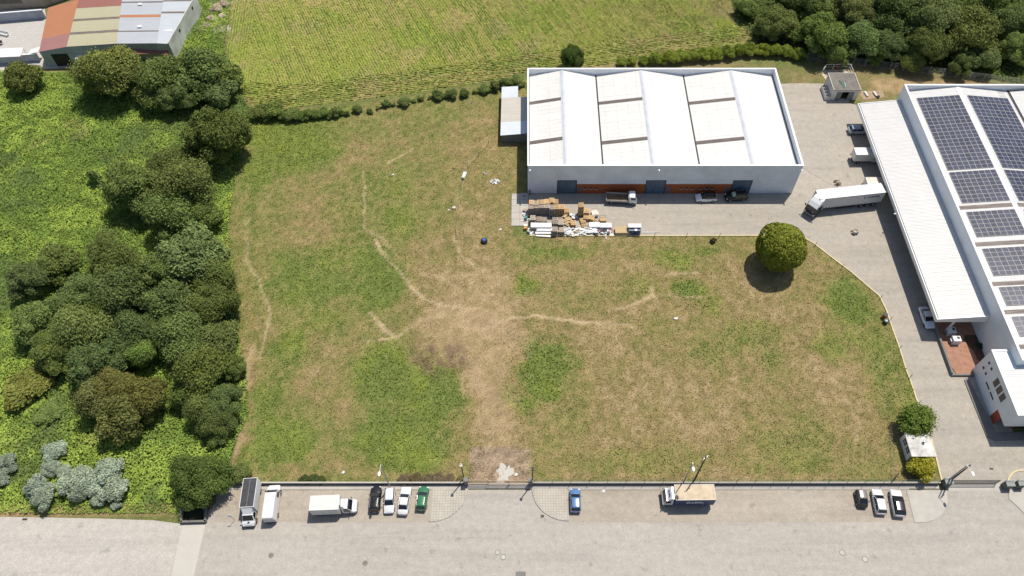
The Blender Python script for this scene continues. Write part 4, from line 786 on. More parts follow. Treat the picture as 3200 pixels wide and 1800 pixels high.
for k in range(5): rb.bb(-2.0+k*.42,-1.75+k*.42,-.6,.6,2.46,2.505)
part('roof_rib',rb,carpaint(WHT),R); part('rear_bumper',MB().box((-L/2-.03,0,.48),(.12,1.7,.2)),M['dark'],R)
# white box van facing along the road
loc,rz=place((967,1573,2.9),(1116,1581,.9)); R=thing('box_van','white box van with refrigerated body parked along the low wall','van',loc,rz); chassis(R,-3.2,2.9,2.0)
bx=cargo(R,-3.35,1.05,2.25,.80,2.95,M['off_white'],paint((.62,.61,.57),.5,.05)); cab_van(R,1.25,2.15,2.0,2.15,carpaint(WHT)); part('wind_deflector',MB().box((1.45,0,2.3),(.5,1.6,.5),0,0,.8),carpaint(WHT),R)
for x in (-.9,-.2,.5): part('side_door',MB().bb(x,x+.62,-1.15,-1.127,.95,2.75),paint((.62,.62,.60),.5,.05),bx)
part('cooling_unit',MB().box((1.12,.0,2.6),(.3,.9,.5)),M['steel'],R)
for s in (-1,1):
    for x in (-2.1,2.45): wheel(R,x,s*.90,.34,.25)
# lettered lorry
loc,rz=place((2236,1537.5,3.3),(2073,1554,1.2)); R=thing('curtain_truck','white cabbed lorry with navy curtain sides lettered G.LEAL and sandy roof','truck',loc,rz); chassis(R,-3.7,3.3,2.2)
navy=paint((.022,.042,.13),.5,.12,.8); bx=cargo(R,-3.75,2.35,2.45,.95,3.3,navy,paint((.56,.45,.315),.8,.18,.7),M['off_white']); cab_over(R,2.45,1.55,2.15,2.35,carpaint((.76,.77,.77)))
df=part('wind_deflector',MB().add([(2.5,-.95,2.36),(3.45,-.85,2.36),(3.45,.85,2.36),(2.5,.95,2.36),(2.5,-.95,3.1),(2.75,-.95,3.1),(2.75,.95,3.1),(2.5,.95,3.1)],[(3,2,1,0),(0,1,5,4),(1,2,6,5),(2,3,7,6),(0,4,7,3),(4,5,6,7)]),carpaint(WHT),R)
pale=paint((.70,.70,.68),.5,.05); tm=text_mesh('G.LEAL',.88,pale)
for s in (1,-1):
    o=link('lettering',tm,bx); o.location=(-.75,s*1.236,2.15); o.rotation_euler=(math.pi/2,0,math.pi if s>0 else 0)
o=link('lettering',text_mesh('G.LEAL',.40,navy),df); o.location=(3.125,0,2.765); o.rotation_euler=(0,math.atan2(.74,.70),math.pi/2) ; o.rotation_mode='XYZ'
o.rotation_euler=Matrix(((0,-.687,.727),(1,0,0),(0,.727,.687))).to_euler()
part('curtain_rail',MB().bb(-3.7,2.3,-1.24,-1.226,1.0,1.06).bb(-3.7,2.3,1.226,1.24,1.0,1.06),M['steel'],bx)
for s in (-1,1):
    for x in (-2.2,3.1): wheel(R,x,s*.98,.42,.28)
# flatbed lorry by the warehouse
loc,rz=place((1894,614,1.2),(1989,621,1.0)); R=thing('flatbed_truck','white flatbed truck with empty brown timber bed beside the warehouse','truck',loc,rz); chassis(R,-2.9,2.6,2.1)
wood=paint((.20,.13,.085),.85,.35,1.2); part('bed_floor',MB().bb(-3.0,1.35,-1.02,1.02,.86,.96),wood,R); gs=paint((.46,.44,.40),.7,.15,1.)
for y in (-1.08,1.02): part('bed_side',MB().bb(-3.06,1.41,y,y+.06,.90,1.35),gs,R)
part('tailboard',MB().bb(-3.06,-3.0,-1.018,1.018,.90,1.35),gs,R); part('headboard',MB().bb(1.35,1.41,-1.018,1.018,.90,2.0),gs,R)
cab_over(R,1.5,1.6,1.95,2.25,carpaint((.78,.80,.82)))
for s in (-1,1):
    for x in (-1.9,2.3): wheel(R,x,s*.88,.36,.25)
# two white box vans nosed under the canopy
for i,(px,py) in enumerate(((2672.5,472.5),(2709,566))):
    q=G(px,py,2.75); R=thing('delivery_van',['white box van with rows of round vents, nosed under the canopy','white box van with rust-stained roof nosed under the canopy behind the trailer'][i],'van',(q.x+3.0,q.y,.02),math.radians(0)); chassis(R,-2.9,2.9,2.0)
    bx=cargo(R,-3.0,.85,2.1,.85,2.75,M['off_white'],[paint((.74,.72,.68),.6,.08,.6),paint((.72,.64,.52),.7,.25,.5)][i]); cab_van(R,.95,2.1,1.95,2.1,carpaint(WHT))
    v=MB()
    for a in range(5):
        for b in range(3): v.tube((-2.7+a*.72+.2*(b%2),-1.065,1.15+b*.5),(-2.7+a*.72+.2*(b%2),-1.05,1.15+b*.5),.05,.05,6)
    part('vents',v,M['dark'],bx,kind='stuff'); part('rear_lamp_bar',MB().box((-3.08,-1.0,.8),(.1,.12,.4)).box((-3.08,1.0,.8),(.1,.12,.4)),M['dark'],R)
    for s in (-1,1):
        for x in (-1.9,2.2): wheel(R,x,s*.88,.34,.24)
# articulated lorry
loc,rz=place((2760,587,4.0),(2557,608.5,4.0)); R=thing('articulated_truck','articulated lorry with white curtain trailer and black-fronted cab turning in the yard','truck',loc,rz)
bx=cargo(R,-6.75,6.75,2.52,1.15,4.0,paint((.62,.62,.62),.55,.06,.6),paint((.68,.665,.64),.5,.05,.4)); part('trailer_chassis',MB().bb(-6.6,5.5,-.5,.5,.75,1.149).bb(-1.6,2.2,-1.15,1.15,.5,.95),M['dark'],R)
part('side_guard',MB().bb(-.9,2.6,-1.22,-1.16,.55,.68).bb(-.9,2.6,-1.22,-1.16,.82,.95),M['steel'],R)
bk=MB()
for k in range(22): bk.box((-6.4+k*.61,-1.268,1.22),(.10,.03,.24)).box((-6.4+k*.61,1.268,1.22),(.10,.03,.24))
part('curtain_buckles',bk,M['dark'],bx,kind='stuff'); part('header_rail',MB().bb(-6.7,6.7,-1.285,-1.262,3.80,3.93).bb(-6.7,6.7,1.262,1.285,3.80,3.93),M['steel'],bx)
dk=paint((.06,.06,.07),.5,.1); tm=text_mesh('CABUSSA',.62,dk)
for s in (1,-1):
    o=link('lettering',tm,bx); o.location=(-4.55,s*1.275,3.05); o.rotation_euler=(math.pi/2,0,math.pi if s>0 else 0)
    x0=-2.55 if s>0 else -6.45
    part('chevron_mark',MB().add([(x0+.0*s,s*1.27,3.05),(x0-.45*s,s*1.27,3.5),(x0-.25*s,s*1.27,3.5),(x0-.14*s,s*1.27,3.05),(x0-.25*s,s*1.27,2.65),(x0-.45*s,s*1.27,2.65)],[(0,1,2,3),(0,3,4,5)]+[(3,2,1,0),(5,4,3,0)]),dk,bx)
for s in (-1,1):
    for x in (-2.9,-4.2,-5.5): wheel(R,x,s*1.05,.48,.32)
a=G(2560,613,3.3); b=G(2530,641,3.0); ang=math.atan2(b.y-a.y,b.x-a.x)-rz
T=part('tractor_unit',MB().bb(-2.6,3.0,-.5,.5,.6,1.0).bb(-1.0,.9,-1.15,1.15,.45,.95),M['dark'],R); T.location=(5.6,0,0); T.rotation_euler=(0,0,ang)
blk=paint((.03,.026,.026),.3,.08); cx=.9
secs=[]
for u,z1,k in ((0,3.05,.96),(.2,3.15,.98),(.78,3.1,.98),(.93,2.9,1.),(1.,2.7,.97)):
    x=cx+u*2.25; h=1.24*k; secs.append([(x,-h,.55),(x,-h,2.0),(x,-h*.95,z1),(x,h*.95,z1),(x,h,2.0),(x,h,.55)])
part('cab',MB().loft(secs),blk,T)
part('roof_spoiler',MB().loft([[(cx+u*2.25,-h,z0),(cx+u*2.25,-h*.85,z1),(cx+u*2.25,h*.85,z1),(cx+u*2.25,h,z0)] for u,h,z0,z1 in ((0,1.22,2.9,3.95),(.3,1.22,2.95,3.85),(.7,1.2,3.0,3.45),(1.02,1.15,2.72,2.85))]),carpaint(WHT),T)
part('windscreen',MB().slab([(cx+2.27,-1.1,2.62),(cx+2.30,-1.1,1.75),(cx+2.30,1.1,1.75),(cx+2.27,1.1,2.62)][::-1],.02).bb(cx+2.255,cx+2.29,-1.1,1.1,1.75,2.62),M['glass'],T)
part('bumper',MB().bb(cx+2.12,cx+2.36,-1.22,1.22,.4,.78),M['steel'],T); part('grille_badge',MB().bb(cx+2.3,cx+2.33,.45,.75,1.45,1.6),M['lamp_clear'],T)
for s in (-1,1):
    part('headlight',MB().box((cx+2.3,s*.98,.95),(.12,.36,.22)),M['lamp_clear'],T); part('mirror',MB().box((cx+2.2,s*1.42,2.3),(.15,.22,.5)),M['dark'],T)
    part('fuel_tank',MB().bb(-.9,.7,min(s*.75,s*1.18),max(s*.75,s*1.18),.5,1.05),paint((.6,.62,.64),.4),T)
    for x in (-1.6,2.15):
        o=part('wheel',MB().tube((x,s*.9,.5),(x,s*1.2,.5),.5,.5,14),M['tyre'],T)
# ------------------------------------------------------------------ pallets, one by one
Z0=.014
def pz(px,py,z): return G(1600+px/6.44,580+py/6.44,z)
def pallet_mesh(nm, mat):
    mb=MB()
    for k in range(5): mb.box((-.44+k*.22,0,.156),(.118,1.15,.020))
    for y in (-.5,0,.5): mb.box((0,y,.137),(1.0,.10,.018))
    for x in (-.44,0,.44):
        for y in (-.5,0,.5): mb.box((x,y,.073),(.10,.12,.11))
    for y in (-.5,0,.5): mb.box((0,y,.009),(1.0,.10,.018))
    return mb.mesh(nm,mat)
def woodm(nm,c):
    t=NT(nm); inf=t.n('ShaderNodeObjectInfo'); a=t.noise(3.,5,.7); k=t.mix(tuple(x*.72 for x in c),tuple(min(1,x*1.12) for x in c),a); k=t.mix(k,t.ramp(inf.outputs['Random'],[(0,.78),(1,1.12)]),1.,'MULTIPLY'); return t.done(k,.85,0,.15)
pm_new=pallet_mesh('pallet',woodm('pallet_new',(.66,.455,.24))); pm_old=pallet_mesh('pallet',woodm('pallet_old',(.50,.42,.34)))
PT=.166
def stack(px,py,n,new,label,rz=0.0,jit=.03):
    p=pz(px,py,n*PT)
    for k in range(n):
        o=link('pallet',pm_new if new else pm_old,None,(p.x+rnd.uniform(-jit,jit),p.y+rnd.uniform(-jit,jit),Z0+k*PT),rz+rnd.uniform(-.02,.02)); tag(o,label+(', topmost' if k==n-1 else ''),'pallet','pallets stacked in the yard')
lb='wooden pallet in the back rank of tall stacks'
for i,(px,py) in enumerate(((395,330),(475,345),(555,330),(632,322),(712,312),(800,288),(880,318))): stack(px,py,15,i!=1,lb)
lf='wooden pallet in the front rank of tall stacks'
for px,py,nw in ((375,418,0),(485,404,0),(598,398,0),(706,402,0),(806,428,0),(906,425,1),(1008,422,1)): stack(px,py,14,nw,lf)
stack(1105,495,6,True,'wooden pallet in the short bright stack beside tall ranks',.0)
stack(1395,385,18,True,'wooden pallet in the lone tall tower of pallets',0.05,.02)
stack(1510,502,8,True,'wooden pallet in the stack next to the lone tall tower',-.12)
stack(1492,622,5,True,'wooden pallet in the low stack between the leaning ones',-.2)
stack(1602,635,5,True,'wooden pallet in the low stack beside the white sheets',-.3)
stack(420,640,9,False,'weathered pallet in the single stack in front of the tall row'); stack(542,668,4,False,'weathered pallet in the low stack behind the white panels'); stack(655,675,2,False,'weathered pallet in the pair behind the white panels',.1)
stack(865,645,3,False,'weathered pallet in the low stack beside the long loose plank'); stack(970,655,3,False,'weathered pallet in the low stack at the end of the loose plank'); stack(862,722,5,False,'weathered pallet in the stack beside the white panel pile',.03); stack(985,735,7,False,'weathered pallet in the stack with open dark side',.02)
stack(866,870,9,False,'weathered pallet in the grey stack between panels and kerb',-.03); stack(1000,885,7,False,'weathered pallet in the dark-sided stack nearest the kerb',.04)
stack(1232,742,7,True,'wooden pallet in the stack in front of the lone tall tower',.02); stack(1425,700,3,True,'wooden pallet in the small tilted pile of boards',.25); stack(1450,778,2,True,'wooden pallet lying low beside the white panels',.06)
# sheets, panels and racks
def sheets(name,px,py,w,d,n,th,mat,label,cat,rz=0.,jit=.1,skids=True):
    p=pz(px,py,n*th+.15); T=thing(name,label,cat,(p.x,p.y,Z0),rz)
    if skids:
        for x in (-w*.38,0,w*.38): part('skid',MB().box((x,0,.07),(.12,d*.95,.14)),M['off_white'],T)
    for k in range(n): part('sheet',MB().box((rnd.uniform(-jit,jit),rnd.uniform(-jit,jit)*.6,.14+(k+.5)*th),(w*(1-.05*rnd.random()),d*(1-.08*rnd.random()),th*.94),rnd.uniform(-.015,.015)),mat,T)
    return T
sheets('panel_stack',585,795,4.1,1.15,6,.13,M['white'],'stack of long white insulated panels in front of the weathered pallets','panel stack')
sheets('panel_stack',645,880,2.9,.8,4,.12,M['white'],'shorter stack of white panels with blue print beside the kerb','panel stack')
sheets('panel_stack',630,945,3.2,.5,2,.12,M['white'],'narrow pair of white panels lying along the kerb','panel stack'); sheets('panel_stack',640,1015,2.9,.35,1,.10,M['white'],'single narrow white panel overhanging the kerb','panel stack',-.07)
sheets('panel_stack',1655,785,2.15,1.25,5,.13,M['white'],'white panel stack next to the low pallets','panel stack'); sheets('panel_stack',1882,792,2.2,1.2,5,.13,M['white'],'white panel stack beside the plywood pile','panel stack')
sheets('board_stack',1668,545,1.25,1.2,6,.12,paint((.66,.60,.53),.7,.1),'stack of pale boards fanned out beside the pallets','board stack',.22,.18)
ply=sheets('plywood_stack',2212,890,2.5,1.6,5,.12,woodm('plywood',(.66,.50,.28)),'pile of yellow plywood sheets on skids by the kerb','plywood stack')
p=pz(2460,800,1.7); rk=thing('storage_rack','white and grey shelving rack standing by the kerb','rack',(p.x+.1,p.y-.3,Z0))
for z in (.25,.75,1.25): part('shelf',MB().box((0,0,z),(2.4,1.5,.08)),paint((.16,.20,.28),.6,.2),rk)
part('top_panel',MB().box((0,.25,1.65),(2.5,.95,.14)),M['white'],rk)
for x in (-1.15,1.15):
    for y in (-.7,.7): part('upright',MB().box((x,y,.85),(.08,.08,1.7)),M['white'],rk)
for i in range(4): part('panel',MB().box((-.9+i*.55,-.35,.33+.5*(i%3)),(.5,.9,.1)),[M['white'],M['steel']][i%2],rk)
p=pz(1832,665,.8); rk=thing('trolley_crate','light wooden crate in a thin steel frame trolley','crate',(p.x,p.y,Z0)); part('crate',MB().box((0,0,.4),(1.2,.85,.5)),woodm('crate_wood',(.64,.44,.22)),rk)
for x in (-.6,.6):
    for y in (-.5,.5): part('frame_post',MB().tube((x,y,0),(x,y,1.1 if y>0 else .7),.03),M['dark'],rk)
part('frame_bar',MB().tube((-.6,.5,1.1),(.6,.5,1.1),.03),M['dark'],rk)
sc_m=[M['white'],M['off_white'],paint((.55,.57,.60),.5),paint((.30,.07,.08),.6),M['dark'],paint((.50,.36,.2),.8)]
def scraps(n,px0,px1,py0,py1,label,group,mw=(0,0,0,1,1,2,2,5)):
    for k in range(n):
        p=pz(rnd.uniform(px0,px1),rnd.uniform(py0,py1),.2); L=rnd.uniform(.5,1.7); w=rnd.uniform(.12,.6)
        mb=MB().add([(-L/2,-w/2,0),(L/2,-w/2,0),(L/2,w/2,0),(-L/2,w*.4,0),(-L/2,-w/2,.05),(L/2,-w/2,.05),(L/2,w/2,.06),(-L/2,w*.4,.05)],[(3,2,1,0),(4,5,6,7),(0,1,5,4),(1,2,6,5),(2,3,7,6),(3,0,4,7)])
        o=link('scrap_panel',mb.mesh('scrap_panel',sc_m[rnd.choice(mw)]),None,(p.x,p.y,Z0+rnd.uniform(.02,.55))); o.rotation_euler=(rnd.uniform(-.3,.3),rnd.uniform(-.25,.25),rnd.uniform(-.7,.7)); tag(o,label,'scrap panel',group)
scraps(26,1230,1500,860,985,'scrap of white cladding in the heap left of the larger panel stacks','scrap heap by the kerb')
scraps(44,1520,2020,860,975,'scrap of white cladding in the long heap in front of the larger panel stacks','long scrap heap by the kerb',(0,0,0,0,1,2,3,4))
scraps(16,1060,1220,860,985,'grey blue sheet scrap beside the dark-sided pallets','blue grey scrap by the kerb',(2,2,2,0,1)); scraps(10,240,330,480,900,'litter of boards at the end of the pallet rows','litter beside the pallets',(0,5,5,1,4)); scraps(14,1060,1190,620,800,'broken timber scrap between the pallet stacks','broken timber between stacks',(5,5,5,1))
scraps(8,1210,1300,600,660,'silver sheet scrap at the foot of the pallet tower','silver scrap at the tower foot',(0,2,2)); scraps(8,320,480,890,960,'small dark and white scrap at the corner of the slabs','corner scrap',(0,4,4,1))
p=pz(1000,600,.4); o=single('loose_plank',MB().box((0,0,0),(2.5,.16,.05),.12),woodm('plank',(.66,.42,.17)),'long orange plank lying on the weathered pallets','plank',None,(p.x,p.y,.62))
for i,(x,y,a,l) in enumerate(((1690,690,-.65,1.6),(1650,700,-.75,1.2))): p=pz(x,y,.1); single('loose_plank',MB().box((0,0,0),(l,.15,.05),a),woodm('plank2',(.62,.42,.2)),['long plank propped beside the pale board stack','shorter plank lying beside the pale board stack'][i],'plank',None,(p.x,p.y,.12+.06*i))
p=pz(270,850,.5); single('orange_crate',MB().box((0,0,.3),(.6,.55,.6)).box((0,0,.62),(.5,.45,.06)),paint((.62,.27,.07),.6),'small orange crate at the edge of the concrete slabs','crate',None,(p.x,p.y,.04)); p=pz(278,650,.5); single('teal_bin',MB().tube((0,0,0),(0,0,.7),.25,.32,10).tube((0,0,.7),(0,0,.75),.34,.34,10),paint((.05,.22,.20),.5),'teal plastic bin beside the tall pallet rows','bin',None,(p.x,p.y,.04))
p=pz(1895,1000,.6); single('white_post',MB().box((0,0,.02),(.12,1.2,.12)).box((0,.5,.05),(.5,.1,.1)),M['white'],'short white post lying over the kerb onto the grass','post',None,(p.x,p.y,.13))
kz=G(1980,733); single('steel_profile',MB().box((0,.1,.05),(8.5,.08,.08)).box((-.6,-.12,.05),(7.2,.1,.08)),M['off_white'],'long pale steel profiles lying along the kerb','steel profile',None,(kz.x+1.0,kz.y+.5,Z0))

# ------------------------------------------------------------------ things lying about the meadow and the yards
q=G(1513,752,.3); bl=thing('blue_planter','black tyre planter with a blue drum in it on the meadow','planter',(q.x,q.y,0)); part('tyre',MB().loft([[(r*math.cos(a*math.pi/6),r*math.sin(a*math.pi/6),z) for a in range(12)] for r,z in ((.5,0),(.66,.12),(.66,.4),(.5,.55))]),M['tyre'],bl); part('drum',MB().tube((0,0,.1),(0,0,.66),.33,.33,12),paint((.02,.10,.42),.4),bl)
q=G(1451,547,.5); tb=thing('white_trough','white rectangular trough standing on the meadow fence line','trough',(q.x,q.y,0),math.radians(-14)); part('tub',MB().box((0,0,.35),(.62,1.5,.6),0,0,1.08),M['white'],tb); part('lid',MB().box((0,.1,.68),(.62,1.25,.04)),M['white'],tb)
def heap(name,px,py,n,r,size,mats,label,cat,z=.1):
    c=G(px,py); mb=MB()
    for k in range(n):
        a=rnd.random()*6.28; d=r*math.sqrt(rnd.random()); s=size*rnd.uniform(.5,1.3); mb.box((c.x+d*math.cos(a),c.y+d*math.sin(a)*.7,z*rnd.uniform(.2,1.6)),(s,s*rnd.uniform(.15,.8),s*.3),rnd.random()*3.1,rnd.randrange(len(mats)))
    o=single(name,mb,mats,label,cat); return o
heap('debris_heap',1547,568,90,.95,.34,[M['white'],M['off_white'],M['conc_dark']],'heap of white and grey rubble on the meadow near the shed','debris heap'); heap('debris_heap',1515,542,20,.6,.18,[M['off_white'],M['conc']],'small scatter of pale rubble behind the larger heap','debris heap')
def stone(px,py,r,label,name='stone',mat=None,sq=.55):
    q=G(px,py,r*.3); return single(name,MB().ell((0,0,r*.3),(r,r*.75,r*sq),9,6,.35),mat or M['off_white'],label,'stone',None,(q.x,q.y,0))
stone(1418,649,.42,'pale flat stone on the meadow, the bigger of a pair'); stone(1402,656,.24,'pale flat stone on the meadow, the smaller of a pair'); stone(2112,995,.38,'round white manhole stone set in the dry grass',sq=.2)
for i,(px,py,lab) in enumerate(((1227,546,'white plastic scrap alone in the upper meadow'),(1072,1476,'white plastic scrap near the low wall and the lamp post'),(1838,1513,'white paper scrap on the pavement by the low wall'),(1563,717,'white plastic scrap beside the concrete slabs'),(20,1092,'white plastic scrap among the brambles'),(1885,1535,'white paper scrap on the parking bay near the blue hatchback'),(1612,1483,'white plastic scrap on the bare gate entrance'))):
    q=G(px,py,.06); single('litter_scrap',MB().add([(-.3,-.18,.02),(.05,-.25,.10),(.3,-.05,.03),(.22,.22,.14),(-.12,.2,.05),(0,0,.2)],[(0,1,5),(1,2,5),(2,3,5),(3,4,5),(4,0,5),(4,3,2,1,0)]),M['white'],lab,'litter',None,(q.x,q.y,.03))
def rockpile(px,py,label):
    q=G(px,py,.4); T=thing('rock_pile',label,'rock pile',(q.x,q.y,Z0)); tan=paint((.50,.42,.33),.9,.3,2.5); tan2=paint((.68,.60,.52),.9,.3,2.5)
    for k in range(11): part('rock',MB().ell((rnd.uniform(-.5,.5),rnd.uniform(-.5,.5),.18+.55*rnd.random()),(rnd.uniform(.2,.42),rnd.uniform(.15,.3),rnd.uniform(.15,.3)),7,5,.6),rnd.choice((tan,tan2)),T)
rockpile(2617,568,'pile of brown rocks in the yard behind the trailer'); rockpile(2673,722,'pile of brown rocks in the yard between the round tree and the canopy')
q=G(2768,1005,.4); dp=thing('drum','dark open drum beside the cream kerb','drum',(q.x,q.y,0)); part('shell',MB().tube((0,0,0),(0,0,.75),.42,.45,14),M['dark'],dp); part('bag',MB().ell((0,0,.76),(.25,.25,.06)),paint((.4,.5,.55),.4),dp)
q=G(2764,988,.4); dp=thing('drum','rusty orange drum beside the cream kerb','drum',(q.x,q.y,0)); part('shell',MB().tube((0,0,0),(0,0,.95),.42,.42,14),paint((.45,.13,.045),.7,.3,2),dp); part('rim',MB().tube((0,0,.95),(0,0,1.0),.44,.44,14),M['dark'],dp)
def cover(px,py,r,mat,label,cat='manhole cover',name='manhole_cover'):
    q=G(px,py); T=single(name,MB().tube((0,0,.004),(0,0,.014),r,r,18),mat,label,cat,None,(q.x,q.y,.026)); part('cover_ring',MB().loft([[((r+w)*math.cos(a*math.pi/9),(r+w)*math.sin(a*math.pi/9),z) for a in range(18)] for w,z in ((.02,.0),(.10,.0),(.10,.008),(.02,.008))],0,False),M['conc_dark'],T)
cover(847,1736,.30,paint((.22,.18,.14),.8,.2),'brown manhole cover in the road below the panel van'); cover(1141,1760,.30,paint((.21,.17,.135),.8,.2),'brown manhole cover in the road below the white hatchback')
cover(2632,1727,.36,M['conc'],'pale manhole cover in the road, farther from the wall corner'); cover(2703,1748,.36,M['conc_pale'],'pale manhole cover in the road set in whitish mortar'); cover(1555,1726,.30,M['conc'],'grey manhole cover in the road below the gate, the left one'); cover(1573,1741,.32,M['conc_pale'],'grey manhole cover in the road below the gate, the right one')
def grate(px,py,w,d,label):
    q=G(px,py); T=single('drain_grate',MB().bb(-w/2,w/2,-d/2,d/2,0,.012),M['dark'],label,'drain grate',None,(q.x,q.y,.032)); b=MB()
    for k in range(6): b.bb(-w/2+w*(k+.3)/6,-w/2+w*(k+.6)/6,-d/2+.03,d/2-.03,.012,.022)
    part('bars',b,paint((.12,.07,.05),.7),T,kind='stuff')
grate(78,1623,.75,.30,'rusty drain grate at the edge of the side road'); grate(1695,1613,.5,.4,'drain grate beside the curved kerb of the gate apron'); grate(3098,1465,.6,.3,'drain grate inside the sliding gate'); q=G(1627,1796); single('inspection_cover',MB().bb(-.75,.75,-.45,.45,0,.012).bb(-.68,.68,-.38,.38,.012,.018),M['conc_dark'],'square grey inspection cover at the foot of the road','inspection cover',None,(q.x,q.y,.026))

# ------------------------------------------------------------------ walls, fences, gates
wl=thing('boundary_wall','long low concrete wall along the left half of the pavement','wall'); part('wall_body',MB().bb(-47.5,-9.6,-37.75,-37.52,-.05,.86),paint((.10,.095,.09),.9,.2,1.),wl); part('coping',MB().bb(-47.55,-9.55,-37.755,-37.51,.861,.90),M['conc'],wl)  # shade of the front face is put into the dark body colour
wr_=thing('boundary_wall','long low concrete wall under the mesh fence along the pavement','wall'); part('wall_body',MB().bb(.9,64.8,-37.75,-37.52,-.05,.86),paint((.10,.095,.09),.9,.2,1.),wr_); part('coping',MB().bb(.85,64.85,-37.755,-37.51,.861,.90),M['conc'],wr_)  # body colour darkened for the shaded road face, as on the left wall
def mesh_fence(label,pts,h,pitch,z0=0.,postr=.035,wire=.008,vp=.22,hp=.22,mat=None,lean=0.,name='mesh_fence',xpost=True):
    T=thing(name,label,'fence'); mt=mat or M['steel']; pw=MB(); q=[Vector((p.x,p.y,0)) for p in pts]
    for a,b in zip(q[:-1],q[1:]):
        L=(b-a).length; n=max(1,int(round(L/pitch)))
        for k in range(n+(1 if (b-q[-1]).length<1e-6 else 0)):
            c=a.lerp(b,k/n); part('post',MB().tube((c.x,c.y,z0-.05),(c.x+lean,c.y,z0+h),postr,postr,6),mt,T)
        m=int(L/vp)
        for k in range(m): c=a.lerp(b,(k+.5)/m); pw.tube((c.x,c.y,z0+.05),(c.x,c.y,z0+h-.05),wire,wire,3,0,False)
        z=.08
        while z<h: pw.tube((a.x,a.y,z0+z),(b.x,b.y,z0+z),wire,wire,3,0,False); z+=hp
    part('wire_mesh',pw,mt,T,kind='stuff'); return T
green=paint((.13,.19,.14),.6,.1)
mesh_fence('green wire mesh fence on thin posts along the low wall',[Vector((1.2,-37.63,0)),Vector((64.6,-37.63,0))],1.35,2.92,.88,.036,.007,.20,.20,green)
mesh_fence('tall chain-link fence in front of the wood behind the hut',GP([(2520,186),(2700,208),(2900,232),(3330,288)]),2.1,2.9,0,.04,.010,.25,.25,paint((.42,.43,.42),.6))
mesh_fence('wire fence between the meadow and the gatehouse',GP([(2778,1330),(2784,1400),(2788,1508)]),1.1,2.5,0,.03,.006,.3,.3,paint((.40,.38,.30),.7))
fn=thing('pole_fence','rickety fence of dark stakes and pale poles across the upper meadow','fence'); fp=GP([(1526,452),(1495,488),(1460,528),(1438,636),(1430,690),(1428,745),(1590,742)])
for p in fp: part('stake',MB().tube((p.x,p.y,0),(p.x+.08,p.y+.1,1.15),.055,.045,6),paint((.10,.085,.07),.9,.3),fn)
for i,(a,b) in enumerate(zip(fp[:-1],fp[1:])): part('rail',MB().tube((a.x,a.y,.95 if i<5 else .5),(b.x,b.y,.92 if i<5 else .55),.035 if i<5 else .018,.03 if i<5 else .018,5),paint((.50,.45,.28),.8,.2),fn)
for i,(px,py) in enumerate(((1668,741),(1762,741),(1858,741),(2043,741),(2143,741),(2246,741),(2368,741),(2545,768),(2628,838),(2748,934),(2777,1003),(2808,1090),(2839,1181),(2866,1262))):
    q=G(px,py); st=MB().tube((0,0,-.02),(.10,.08,1.25),.05,.045,6).tube((.10,.08,1.25),(.13,.11,1.32),.055,.02,6)
    single('fence_post',st,paint((.055,.05,.045),.8,.2),['dark leaning fence post along the kerb in front of the warehouse yard','dark leaning fence post along the curved cream kerb of the yard'][i>6],'fence post',['posts in front of the warehouse yard','posts along the curved kerb'][i>6],(q.x,q.y-.15,0))
# centre gate
def bars(x0,x1,h,z0=.06,pitch=.14,r=.020):
    b=MB(); n=int((x1-x0)/pitch)
    for k in range(1,n): b.box((x0+k*(x1-x0)/n,0,z0+h/2),(r*2,r*2,h))
    return b
rust=paint((.40,.29,.20),.7,.15); gt=thing('entrance_gate','rusty barred double gate closing the trodden entrance','gate',(0,-37.72,.03))
for x0,x1,dy in ((-9.05,-6.0,.10),(-5.95,-2.75,0),(-2.70,.45,0)):
    lf_=part('leaf_frame',MB().box(((x0+x1)/2,dy,1.75),(x1-x0,.10,.10)).box(((x0+x1)/2,dy,.10),(x1-x0,.08,.08)).box(((x0+x1)/2,dy,.95),(x1-x0,.05,.05)).box((x0+.03,dy,.92),(.06,.07,1.74)).box((x1-.03,dy,.92),(.06,.07,1.74)),rust,gt); b=bars(x0,x1,1.6); b.v=[(v[0],v[1]+dy,v[2]) for v in b.v]; part('bars',b,rust,lf_,kind='stuff')
for i,x in enumerate((-9.45,.72)): gp=single('gate_pillar',MB().box((0,0,1.0),(.55,.55,2.0)).box((0,0,2.05),(.68,.68,.10)),M['conc_dark'],['dark concrete gate pillar beside the dry hedge','dark concrete gate pillar beside the mesh fence'][i],'pillar',None,(x,-37.6,0))
for i,(px,py) in enumerate(((1450,1508),(1664,1519))):
    q=G(px,py); fl=thing('floodlight_pole',['timber floodlight pole beside the dry hedge at the gate','dark floodlight pole beside the tiled apron at the gate'][i],'pole',(q.x,q.y+.35,0)); part('shaft',MB().tube((0,0,0),(0,0,6.9),.10,.08,8),paint((.09,.075,.065),.8,.2),fl); part('floodlight',MB().box((0,-.15,6.7),(.35,.4,.28)).tube((0,0,6.9),(0,0,7.15),.06),[M['off_white'],M['dark']][i],fl)
